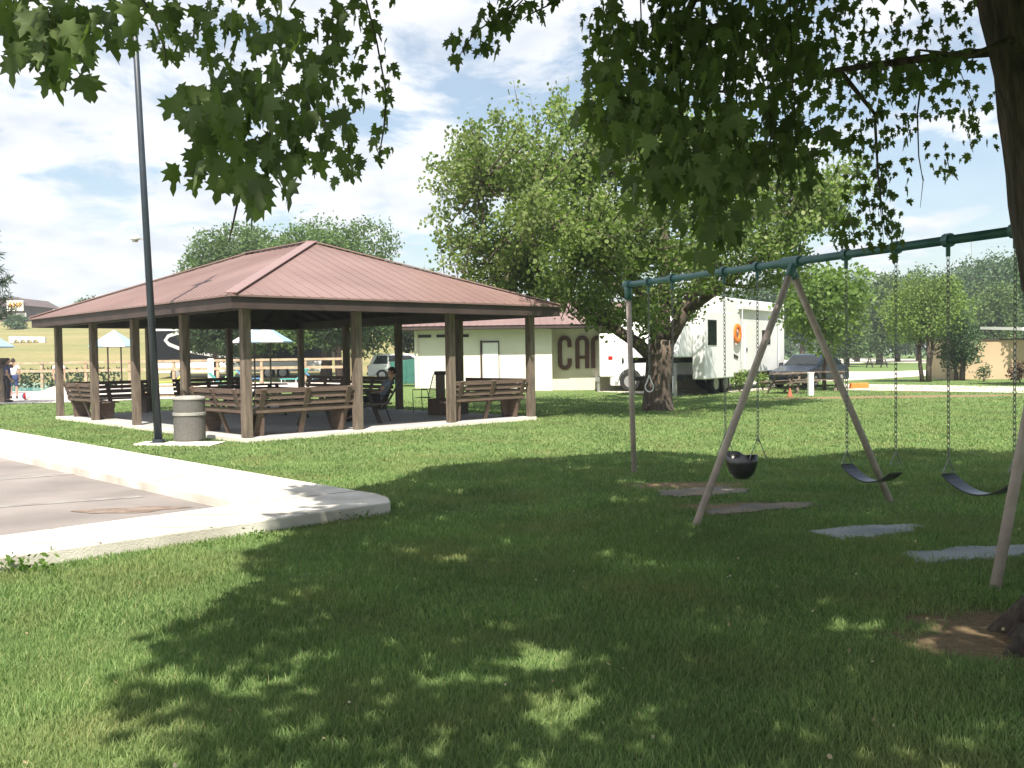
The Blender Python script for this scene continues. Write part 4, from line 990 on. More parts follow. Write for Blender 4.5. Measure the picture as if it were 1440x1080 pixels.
umbrella(369, 500, 43, 1.42, 'blue and white umbrella seen behind the near corner post', first=u1)
umbrella(-22, 500, 46, 1.42, 'blue and white umbrella cut by the left picture edge', first=u1)
def lounger(px, py, rz, m, lab):
    g = G(px, py, .02); t = thing('pool_lounger', lab, 'lounger', g, rz, 'chairs and loungers on the pool deck')
    b = MB(); b.beam((-.3,0,.34), (.7,0,.34), .58, .04); b.build('seat', m, t)
    b = MB(); b.add([(-.3,-.29,.33),(-.3,.29,.33),(-.85,.29,.95),(-.85,-.29,.95),(-.34,-.29,.30),(-.34,.29,.30),(-.9,.29,.92),(-.9,-.29,.92)], [(0,1,2,3),(7,6,5,4),(0,4,5,1),(1,5,6,2),(2,6,7,3),(3,7,4,0)]); b.build('backrest', m, t)
    for x in (-.3, .6):
        for y in (-.26, .26): b = MB(); b.tube([(x, y, .33), (x, y, 0)], .02, 6); b.build('leg', m_white, t)
    return t
lounger(238, 545, R(200), m_yellow, 'bright yellow lounger beside the pavilion post')
lounger(308, 549, R(160), m_lgreen, 'light green lounger right of the white sign board')
lounger(322, 552, R(30), m_teal, 'teal lounger just right of the light green one')
lounger(352, 540, R(20), m_blue, 'blue lounger left of the near corner post')
lounger(338, 536, R(200), m_teal, 'teal lounger near the pool fence behind the blue one')
lounger(412, 541, R(170), m_teal, 'teal lounger right of the near corner post')
lounger(447, 540, R(10), m_blue, 'blue lounger in front of the right fence end')
g = G(297, 545); t = thing('sign_board', 'plain white upright sign board on the pool deck', 'sign', g); b = MB(); b.box(-.16,.16,-.02,.02,.55,1.62); b.build('panel', m_white, t)
b = MB(); b.box(-.15,-.11,-.018,.018,0,.548); b.box(.11,.15,-.018,.018,0,.548); b.build('support', m_white, t)
g = G(10, 566); person('person in a dark top standing at the left edge near the pool', (g.x+.05, g.y, .02), R(20), stand, m_shorts, m_trous)
g = G(16, 563); person('person in a white shirt standing beside the dark-topped one', (P(18,500,g.y+1.2).x, g.y+1.2, .02), R(120), stand, m_shirt2, m_shorts, short=True)
g = G(81, 566); person('person in a pale shirt standing behind the far left bench', (P(82,500,g.y+5).x, g.y+5, .02), R(-60), stand, m_shirt2, m_shorts, short=True, scale=.98)
g = G(37, 563); b = MB(); n = 14
bm = bmesh.new(); bmesh.ops.create_uvsphere(bm, u_segments=16, v_segments=12, radius=.16); me = bpy.data.meshes.new('beach_ball'); bm.to_mesh(me); bm.free()
me.materials.append(m_blue); me.materials.append(m_red); me.materials.append(m_white)
for i, pl in enumerate(me.polygons): pl.use_smooth = True; pl.material_index = int((math.atan2(pl.center.y, pl.center.x)+math.pi)/math.pi*3) % 3
bo = bpy.data.objects.new('beach_ball', me); col.objects.link(bo); bo.location = (g.x, g.y, .18); tag(bo, 'small red, white and blue ball on the pool deck', 'ball')
# timber post stub at the left picture edge
g = G(4, 566); pp = thing('shade_post', 'timber post with roof bracket cut by the left picture edge', 'post', g)
b = MB(); b.box(-.14,.14,-.14,.14,0,1.35); b.build('post', m_wood, pp); b = MB(); b.box(-.6,.35,-.2,.2,1.35,1.5); b.box(-.3,.1,-.15,.15,1.5,1.75); b.build('bracket', m_fascia, pp)

# hill top building with signs, low white wall, small items
def hilltop():
    Y = 158; bx0, bx1 = P(-60, 430, Y).x, P(46, 430, Y).x
    zb = P(20, 455, Y).z
    t = thing('hilltop_building', 'brown building with sloping roof on top of the hill', 'building', (bx0, Y, zb)); L_ = bx1-bx0
    b = MB(); b.box(0, L_-1.5, 0, 10, -1.5, 2.9); b.build('wall', m_brownb, t)
    b = MB(); b.prof([(-.6,2.9),(.4,4.3),(L_-2.6,4.3),(L_-.2,2.9)], -.6, 10.6); b.build('roof', m_brownb, t)
    b = MB(); b.box(L_-3.9, L_-2.1, -.05, 0, -.1, 1.0); b.build('window', m_glass, t)
    s = thing('roof_sign', 'white box sign with orange lettering on the hilltop building', 'sign', (P(10, 430, Y-1).x, Y-1, P(10, 437.5, Y-1).z))
    w_ = P(33, 430, Y-1).x-P(10, 430, Y-1).x
    b = MB(); b.box(0, w_, -.1, .1, 0, 1.75); b.build('panel', mat('sign_white', (.8,.78,.68), .5), s)
    cu = bpy.data.curves.new('lettering', 'FONT'); cu.body = 'AMB'; cu.size = 1.15; cu.extrude = .02; cu.offset = .04
    lt = bpy.data.objects.new('lettering', cu); col.objects.link(lt); bpy.context.view_layer.update(); dg = bpy.context.evaluated_depsgraph_get()
    me = bpy.data.meshes.new_from_object(lt.evaluated_get(dg)); bpy.data.objects.remove(lt); me.materials.append(mat('sign_orange', (.75,.32,.03), .6))
    lt = bpy.data.objects.new('lettering', me); col.objects.link(lt); lt.parent = s; lt.rotation_euler.x = math.pi/2; lt.location = (.25, -.13, .62)
    b = MB(); b.box(.3, .4, -.05, .05, -3.5, 0); b.box(w_-.4, w_-.3, -.05, .05, -3.5, 0); b.build('support', m_brownb, s)
    s2 = MB(); s2.box(0, P(36, 430, Y-.5).x-P(20, 430, Y-.5).x, -.05, .05, 0, .7); o = s2.build('banner_sign', m_white, loc=(P(20, 430, Y-.5).x, Y-.4, P(20, 446, Y-.5).z)); tag(o, 'small blank white banner below the orange-lettered sign', 'sign')
    # low white wall with arched openings on the slope
    Y = 105; c = P(22, 482, Y); 
    x0_, x1_ = P(14, 480, Y).x, P(64, 478, Y).x; zz = P(40, 482, Y).z
    b = MB(); nA = 4; Lw = x1_-x0_; pts = [(0,-.3),(0,.75),(Lw,.62),(Lw,-.3)]
    b2 = MB(); x = 0
    low = [(Lw,.0)]
    for k in range(nA):
        cxx = Lw*(.75-.18*k)
        low += [(cxx+.34*math.cos(a), .0+.36*math.sin(a)) for a in np.linspace(0, math.pi, 8)]
    low += [(0,.0)]
    b.prof([(0,.75),(Lw,.62)]+low, -.2, .2); o = b.build('culvert_wall', m_white, loc=(x0_, Y, zz)); tag(o, 'low white wall with four dark arches on the grassy slope', 'wall')
    b = MB(); b.box(-.35, .35, -.2, .2, -.3, .45); g = P(53, 456, 131); o = b.build('utility_box', m_white, loc=(g.x, 131, height(g.x, 131)+.1), bevel=.05); tag(o, 'small white box near the top of the hill', 'utility box')
hilltop()
# green dumpster enclosure by the building's left side
g = Vector((P(570, 520, 50).x, 50, height(P(570, 520, 50).x, 50))); t = thing('dumpster', 'teal green metal dumpster beside the cream building', 'dumpster', g)
m_dump = mat('teal_green_metal', (.035,.13,.11), .5, (.05,.17,.14), 3)
b = MB(); b.prof([(-.75,.12),(.75,.12),(.8,1.35),(.8,1.5),(-.8,1.3)], 0, 1.3); b.build('body', m_dump, t, bevel=.02)
b = MB(); b.beam((-.8,.65,1.34), (.8,.65,1.54), 1.34, .04); b.build('lid', m_black, t); 
for x in (-.5, 0, .5): b = MB(); b.box(x-.04, x+.04, -.05, -.002, .2, 1.25); b.build('rib', m_dump, t)

# right side items
g = G(1140, 556); b = MB(); b.box(-.09,.09,-.09,.09,-.02,.78); b.prism([(-.11,-.11),(.11,-.11),(.11,.11),(-.11,.11)], .78, .82); o = b.build('marker_post', m_white, loc=g, bevel=.01); tag(o, 'short white post in front of the lawn picnic table', 'post')
t = thing('orange_barrier', 'low orange plastic barrier at the edge of the gravel lane', 'barrier', G(1208, 546)); b = MB(); b.prof([(-.38,0),(-.36,.22),(.36,.22),(.38,0)], -.12, .12); b.build('body', m_orange, t, bevel=.02); b = MB(); b.box(-.42,.42,-.16,.16,.0,.03); b.build('base', m_orange, t)
t = thing('traffic_cone', 'tiny faded red cone in front of the lawn picnic table', 'cone', G(1111, 558)); m_cone = mat('faded_red', (.40,.12,.07), .7); b = MB(); b.lathe([(.09,.02),(.02,.32)], n=12); b.build('cone', m_cone, t); b = MB(); b.box(-.12,.12,-.12,.12,0,.02); b.build('base', m_cone, t)
g = Vector((P(1331, 530, 49).x, 49, 0)); t = thing('tan_building', 'plain tan stucco building with flat dark roof edge at the right', 'building', g, R(-12))
b = MB(); b.box(0, 9, 0, 4.2, -.1, 2.0); b.build('wall', m_tan, t); b = MB(); b.box(-.06, 9.06, -.06, 4.26, 2.0, 2.07); b.build('roof', m_fascia, t)
b = MB(); b.box(6.2,7.1,-.03,0,0,1.9); b.build('door', m_fascia, t)
g = P(1418, 470, 40); t = thing('canopy_shelter', 'pale metal canopy roof at the right edge behind the tree trunk', 'shelter', (g.x, 40, 0))
b = MB(); b.add([(-.2,-1.5,2.42),(4.5,-1.5,2.22),(4.5,2,2.4),(-.2,2,2.55),(-.2,-1.5,2.3),(4.5,-1.5,2.1),(4.5,2,2.28),(-.2,2,2.43)], [(0,1,2,3),(7,6,5,4),(0,4,5,1),(1,5,6,2),(2,6,7,3),(3,7,4,0)]); b.build('roof', m_white, t)
for x, y in ((1.2,-1.2),(4.3,-1.2),(1.2,1.7),(4.3,1.7)): b = MB(); b.tube([(x,y,0),(x,y,2.25)], .05, 8); b.build('post', m_leg, t)
g = P(1366, 400, 120); b = MB(); b.tube([(0,0,0),(0,0,P(1366,338,120).z)], [.12,.05], 6); o = b.build('radio_mast', m_chrome, loc=(g.x, 120, 0)); tag(o, 'thin metal mast rising above the far treeline', 'mast')

# ------------------------------------------------------------------ trees
def blob_points(n, blobs, shell=.55):
    """points through a set of ellipsoids, denser toward their outsides"""
    w_ = np.array([b_[3]*b_[4]*b_[5] for b_ in blobs])**.67; w_ /= w_.sum(); idx = rng.choice(len(blobs), n, p=w_); B = np.array(blobs)[idx]
    d = rng.normal(size=(n, 3)); d /= np.linalg.norm(d, axis=1)[:, None]; r_ = rng.uniform(shell, 1.0, n)**.8*(1+rng.normal(0, .10, n))
    return B[:, :3]+d*r_[:, None]*B[:, 3:6]
def make_tree(name, lab, loc, H, W, trunk_h, n, ls, leafm, tr=.15, group=None, cat='tree', nb=14, stems=1, barkm=None, flat=1.0, seed=None, droop=.2, tpl=None, depth=None, twigs=6):
    r2 = random.Random(seed or int(H*37+W*11)); t = thing(name, lab, cat, loc, 0, group); blobs = []
    ch_ = (H-trunk_h)/2; cz = trunk_h+ch_; Dp = depth or W
    for k in range(nb):
        a = r2.uniform(0, 2*math.pi); rr = math.sqrt(r2.random())*.68; zz = r2.uniform(-.72, .78); sc_ = math.sqrt(max(.1, 1-zz*zz))
        s_ = r2.uniform(.24, .40); blobs.append((math.cos(a)*rr*sc_*W/2, math.sin(a)*rr*sc_*Dp/2, cz+zz*ch_, s_*W/2, s_*Dp/2, s_*ch_*1.05*flat))
    blobs.append((0, 0, cz, W*.40, Dp*.40, ch_*.84)); blobs.append((0, 0, cz+ch_*.1, W*.33, Dp*.33, ch_*.86))
    p = blob_points(n, blobs)
    p = p[p[:, 2] > trunk_h*.75]
    mesh_np('crown', [leaf_arrays(p, ls, tpl or OVAL, droop)], leafm, t)
    b = MB()
    for s_ in range(stems):
        a = 2*math.pi*s_/max(1, stems)+.4; off = .18*(stems > 1); pts = [(math.cos(a)*off, math.sin(a)*off, -.1)]; m_ = 5
        for k in range(1, m_+1):
            z = (trunk_h+ch_*1.1)*k/m_; sp_ = off+(.5*(stems > 1)+.05)*k/m_*W*.12*r2.uniform(.6, 1.2); pts.append((math.cos(a)*sp_+r2.uniform(-.05,.05)*W*.2, math.sin(a)*sp_, z))
        b.tube(pts, [tr*(1.25-.95*k/m_) for k in range(m_+1)], 8, jit=.1)
        for q_ in range(twigs):
            bl = blobs[r2.randrange(len(blobs))]; st_ = Vector(pts[r2.choice([2,3,4])]); en = Vector(bl[:3]); mid_ = st_.lerp(en, .5)+Vector((0,0,r2.uniform(-.2,.1)*ch_*.4))
            b.tube([st_, mid_, en], [tr*.42, tr*.26, tr*.1], 6, jit=.1)
    b.build('trunk', barkm or m_bark, t, smooth=True)
    return t
lf_mid = leafmat('silver_maple_leaf', (.10,.145,.045), (.215,.27,.095), .46, (1.2,1.5,.6), .5, .5, (.30,.31,.17))
lf_young = leafmat('bright_young_leaf', (.085,.145,.04), (.17,.255,.075), .4, (1.4,1.5,.5), 1.2)
lf_far = leafmat('far_leaf', (.045,.088,.042), (.10,.16,.075), .25, (1.2,1.4,.6), .3)
lf_far2 = leafmat('far_leaf_yellowgreen', (.11,.175,.042), (.20,.28,.08), .3, (1.2,1.4,.6), .3)
lf_dark = leafmat('dark_tree_leaf', (.025,.05,.018), (.06,.10,.035), .25, (1.2,1.4,.6), .4)
lf_con = leafmat('conifer_needles', (.02,.04,.025), (.05,.075,.04), .1)

# middle tree (silver maple, several limbs) behind the swing set
def midtree():
    g = G(925, 577); t = thing('silver_maple_tree', 'large pale-leaved tree with thick forked trunk behind the swing frame', 'tree', g); Y = g.y
    def Q(px, py, dy=0): p = P(px, py, Y+dy); return (p.x-g.x, p.y-g.y, p.z)
    b = MB()
    b.tube([Q(926,584), Q(925,575), Q(925,545), Q(928,500), Q(930,478)], [.60,.43,.36,.38,.36], 14, jit=.10)
    limbs = [([Q(926,510), Q(895,482), Q(858,458), Q(825,440), Q(780,405), Q(740,360)], .20), ([Q(930,490), Q(912,440), Q(885,380), Q(850,310), Q(820,240,-1)], .21),
             ([Q(931,495), Q(962,440), Q(985,390), Q(1010,320), Q(1035,250,1)], .22), ([Q(930,488), Q(935,430,1), Q(935,350,2), Q(925,260,2), Q(900,190,2)], .22),
             ([Q(962,440), Q(1020,400,-1), Q(1080,350,-1), Q(1130,300,-1)], .14), ([Q(885,380), Q(820,350,-2), Q(740,290,-2), Q(680,250,-2)], .13), ([Q(912,440), Q(860,400,2), Q(790,330,3), Q(720,250,3)], .14)]
    for pts, r_ in limbs: b.tube(pts, [r_*(1-.75*k/(len(pts)-1)) for k in range(len(pts))], 9, jit=.12)
    b.build('trunk', m_bark, t, smooth=True)
    # crown: many upswept branchlets with leaves along them
    allp = []; tw = MB()
    OUT = [(600,230),(655,180),(720,158),(790,148),(850,140),(930,140),(1000,155),(1080,185),(1150,210),(1215,235),(1225,290),(1190,340),(1150,385),(1090,420),(1010,440),(960,470),(900,470),(850,462),(800,462),(740,450),(690,430),(640,400),(610,340)]
    lims = [Vector(p) for pts, r_ in limbs for p in pts[1:]]
    cnt = 0
    while cnt < 390:
        px, py = rnd.uniform(595, 1225), rnd.uniform(110, 470)
        if not inpoly(np.array([px]), np.array([py]), OUT)[0]: continue
        k = ((px-915)/320)**2+((py-300)/190)**2; dmax = 5.6*math.sqrt(max(.08, 1-min(1, k))); e_ = Vector(Q(px, py, rnd.uniform(-dmax, dmax)))
        s_ = min(lims, key=lambda q_: (q_-e_).length+rnd.uniform(0, 1.2)); d = e_-s_
        if d.length > 4.0: s_ = e_-d.normalized()*2.5
        outw = Vector((d.x, d.y, abs(d.z)*.5+.6)).normalized(); mid_ = s_.lerp(e_, .5); tipp = e_+outw*rnd.uniform(.25, .6)
        tw.tube([s_, mid_-Vector((0,0,.1)), e_, tipp], [.035,.022,.012,.004], 5)
        m_ = rnd.randint(150, 240); u_ = rng.random(m_)**.7; base = np.array(s_)[None]*(1-u_[:, None])+np.array(tipp)[None]*u_[:, None]
        allp.append(base+rng.normal(0, .22, (m_, 3))*(1.15-u_[:, None]*.6)); cnt += 1
    # upright whips on top
    for px, py in ((640,215),(618,260),(660,165),(700,150),(722,112),(745,135),(775,120),(800,110),(825,118),(860,95),(680,200),(612,300),(630,330)):
        e_ = Vector(Q(px, py, rnd.uniform(-2,2))); s_ = e_+Vector((rnd.uniform(.1,.4)*(1 if px < 800 else -1), 0, -1.6)); tw.tube([s_, e_], [.014,.004], 5)
        m_ = 55; u_ = rng.random(m_); allp.append(np.array(s_)[None]*(1-u_[:, None])+np.array(e_)[None]*u_[:, None]+rng.normal(0, .10, (m_, 3)))
    tw.build('branches', m_bark, t)
    p = np.concatenate(allp); mesh_np('crown', [leaf_arrays(p, .112, SIMPLE, .35)], lf_mid, t)
midtree()
g = G(1153, 548); make_tree('small_tree', 'small bright green tree beside the dark sedan', (g.x, g.y-.6, 0), 5.1, 4.5, 1.5, 4600, .17, lf_young, .07, nb=16, seed=3, tpl=SIMPLE, droop=.35)
g = G(1303, 537); make_tree('small_tree', 'bushy light green tree with two slim trunks left of the tan building', (g.x, g.y, 0), 5.4, 5.9, 1.7, 9500, .16, lf_far2, .09, nb=20, stems=3, seed=9, depth=4)
g = P(1345, 500, 47.6); make_tree('small_tree', 'dark leafy tree standing against the tan wall', (g.x, 47.2, 0), 3.5, 2.7, .3, 4500, .16, lf_far, .09, nb=12, stems=3, seed=19)
g = P(1432, 440, 50); make_tree('small_tree', 'green tree behind the canopy at the right edge', (g.x+.6, 47, 0), 7.4, 4.8, 1.6, 10000, .21, lf_far, .14, nb=16, seed=23)
# shrubs
def shrub(px, py, s, lab, m, n=500):
    g = G(px, py); t = thing('shrub', lab, 'shrub', g, 0, 'low shrubs')
    p = blob_points(n, [(rnd.uniform(-.3,.3)*s, rnd.uniform(-.2,.2)*s, s*rnd.uniform(.4,.8), s*.35, s*.35, s*.38) for _ in range(5)]); p[:, 2] = np.abs(p[:, 2])
    mesh_np('foliage', [leaf_arrays(p, .12, OVAL, 0)], m, t); b = MB()
    for k in range(5): b.tube([(0,0,-.03), (rnd.uniform(-.25,.25)*s, rnd.uniform(-.2,.2)*s, s*.7)], [.015,.006], 5)
    b.build('stem', m_bark, t)
shrub(1040, 551, .85, 'light green shrub right of the trailer wheels', lf_far2); shrub(1073, 549, .7, 'smaller green shrub between the trailer and picnic table', lf_far2)
shrub(1383, 537, .8, 'small dry shrub against the tan wall', lf_far, 300); shrub(1434, 538, .9, 'reddish brown shrub at the right edge by the tan wall', leafmat('reddish_leaf', (.10,.05,.035), (.17,.09,.06), .2), 500)
shrub(806, 547, .3, 'tiny weed shrub at the base of the lettered wall', lf_far2, 120)
lf_round = leafmat('round_tree_leaf', (.062,.115,.035), (.125,.19,.06), .3, (1.2,1.4,.6), .35)
# trees behind pavilion
make_tree('dense_tree', 'large round green tree rising behind the pavilion roof', (P(455, 400, 62).x, 62, 0), 10.9, 11.8, 1.8, 52000, .25, lf_round, .34, nb=26, seed=41, barkm=m_barkdark)
make_tree('dense_tree', 'lower green tree left behind the pavilion roof peak', (P(340, 400, 66).x, 66, 0), 10.7, 10.2, 1.6, 40000, .25, lf_round, .28, nb=20, seed=43, barkm=m_barkdark)
make_tree('dark_tree', 'dark low-hanging tree seen under the pavilion roof left of the umbrella', (P(300, 450, 60.5).x, 60.5, 0), 5.0, 5.0, 1.9, 9000, .27, lf_dark, .16, nb=14, seed=47, barkm=m_barkdark)
make_tree('dark_tree', 'dark tree seen under the pavilion roof beside the white SUV', (P(572, 450, 70).x, 70, 0), 7.2, 4.4, 1.3, 6000, .25, lf_dark, .14, nb=12, seed=53, barkm=m_barkdark)
make_tree('dark_tree', 'dark tree with forked pale trunk seen through the middle of the pavilion', (P(478, 450, 60).x, 60, 0), 6.4, 5.4, 2.0, 9000, .27, lf_dark, .16, nb=14, stems=3, seed=59)
# hill tree and conifer
x = P(132, 420, 150).x; make_tree('hill_tree', 'small distant tree on the hill crest above the pavilion eave', (x, 150, height(x, 150)-.3), 4.6, 7.6, .5, 2200, .5, lf_far, .25, nb=12, seed=61)
x = P(-28, 440, 165).x; make_tree('hill_tree', 'dark tree mass behind the hilltop building at the left edge', (x, 168, 7.2), 5, 12, .3, 2200, .5, lf_far, .25, nb=12, seed=62)
x = P(22, 470, 120).x; shrub_t = make_tree('hill_shrub', 'green bush on the slope below the hilltop building', (x, 120, height(x, 120)-.2), 2.0, 3.6, .1, 900, .35, lf_far, .06, nb=8, seed=63, cat='shrub')
def conifer():
    Y = 34; c = P(-62, 400, Y); t = thing('pine_tree', 'pine with upswept branches reaching in at the left edge', 'tree', (c.x, Y, 0)); b = MB(); pts = []
    b.tube([(0,0,-.1),(0,0,7)], [.16,.03], 8)
    for k in range(24):
        z = 3.2+k*.16; a = 0 if k % 3 == 0 else rnd.uniform(0, 6.28); ln_ = (7.3-z)*.30+.9; d = Vector((math.cos(a), math.sin(a), .0)); e_ = Vector((0,0,z))+d*ln_+Vector((0,0,.35)); m_ = Vector((0,0,z))+d*ln_*.6-Vector((0,0,.12))
        b.tube([(0,0,z), m_, e_], [.035,.02,.008], 5)
        u_ = rng.random(420); q_ = np.where((u_ < .6)[:, None], np.array([0,0,z])+(np.array(m_)-np.array([0,0,z]))*(u_/.6)[:, None], np.array(m_)+(np.array(e_)-np.array(m_))*((u_-.6)/.4)[:, None]); pts.append(q_+rng.normal(0, .05, (420, 3)))
    b.build('trunk', m_barkdark, t); tp = (np.array([(0,0,0),(.07,.5,0),(0,1,0),(-.07,.5,0)], float), [(0,1,2),(0,2,3)])
    mesh_np('crown', [leaf_arrays(np.concatenate(pts), .27, tp, -.25)], lf_con, t)
conifer()
# far treeline: prototypes then copies
lf_far3 = leafmat('treeline_leaf', (.065,.115,.04), (.14,.20,.07), .3, (1.2,1.4,.6), .3)
def protos():
    out_ = []
    for i, (H, W, m_, n, nm) in enumerate(((11, 9, lf_far, 8500, 'treeline_tree'), (9, 8, lf_far3, 7500, 'treeline_tree'), (13, 6.5, lf_far, 6000, 'treeline_tree'))):
        out_.append(make_tree(nm, 'x', (0, 0, 0), H, W, .8, n, .40, m_, .3, nb=22, seed=100+i, group='trees of the far treeline', twigs=4))
    return out_
pr_ = protos(); used = [False]*3
def place_tree(i, px, ytop, Y, lab):
    zt_ = P(px, ytop, Y).z; H = (11, 9, 13)[i]; s_ = zt_/H; x = P(px, 480, Y).x
    if used[i]:
        o = dup(pr_[i], lab, (x, Y, 0), rnd.uniform(0, 6.28), 'trees of the far treeline', (max(s_, .8), max(s_, .8), s_))
    else:
        o = pr_[i]; o['label'] = lab; o.location = (x, Y, 0); o.scale = (max(s_, .8), max(s_, .8), s_); used[i] = True
    return o
TL = [(0, 1085, 375, 112, 'treeline tree just left of the A-frame top'), (2, 1128, 362, 118, 'tall narrow treeline tree between the A-frame legs'), (0, 1172, 378, 108, 'broad treeline tree right of the A-frame legs'),
      (2, 1205, 368, 125, 'narrow treeline tree seen left of the second belt chain'), (1, 1236, 388, 100, 'yellow-green treeline tree above the distant picnic table'), (0, 1262, 378, 120, 'treeline tree behind the right chain of the middle swing'),
      (2, 1292, 366, 128, 'pointed treeline tree in the middle of the gap between the swings'), (0, 1322, 372, 118, 'treeline tree above the two-trunk light green tree'), (2, 1345, 362, 124, 'tall treeline tree left of the thin mast'),
      (0, 1385, 350, 110, 'broad treeline tree right of the thin mast'), (0, 1420, 345, 100, 'treeline tree behind the canopy shelter'), (1, 1398, 400, 85, 'lower yellow-green treeline tree above the tan building'),
      (1, 1190, 420, 90, 'low yellow-green treeline tree behind the small green tree'), (0, 1360, 410, 92, 'dark treeline tree above the left end of the tan building roof'),
      (0, 1040, 395, 115, 'treeline tree above the white trailer roof'), (1, 990, 400, 118, 'treeline tree behind the trailer front'), (0, 820, 420, 110, 'treeline tree above the right end of the cream building'), (0, 640, 392, 120, 'distant tree top just above the right pavilion roof slope'), (1, 590, 384, 118, 'distant tree top right of the large round tree'),
      (0, 1470, 340, 105, 'treeline tree past the trunk at the right edge')]
for i, px, yt, Y, lab in TL: place_tree(i, px, yt, Y, lab)
# distant wood closing the horizon behind the treeline
p = np.stack([rng.uniform(-40, 260, 26000), rng.uniform(165, 175, 26000), np.abs(rng.uniform(0, 1, 26000))], 1); p[:, 2] = p[:, 2]*(9.5+2.2*np.sin(p[:, 0]*.21)+1.6*np.sin(p[:, 0]*.57+1))
o = mesh_np('distant_wood', [leaf_arrays(p, .95, OVAL, 0)], lf_far); tag(o, 'distant wood closing the horizon behind the treeline', 'wood', kind='stuff')

# thin summer haze: one closed box round camera and scene
b = MB(); b.box(-420, 420, -60, 420, -1.2, 24); hz = b.build('haze', [])
hm = bpy.data.materials.new('haze_air'); hm.use_nodes = True; ht = hm.node_tree; ht.nodes.remove(ht.nodes['Principled BSDF']); hv = ht.nodes.new('ShaderNodeVolumePrincipled')
hv.inputs['Color'].default_value = (.86,.93,1,1); hv.inputs['Density'].default_value = .0009; hv.inputs['Anisotropy'].default_value = .2
ht.links.new(hv.outputs[0], ht.nodes['Material Output'].inputs['Volume']); hz.data.materials.append(hm); hz['kind'] = 'stuff'; tag(hz, 'thin pale summer haze in the air', 'haze', kind='stuff')
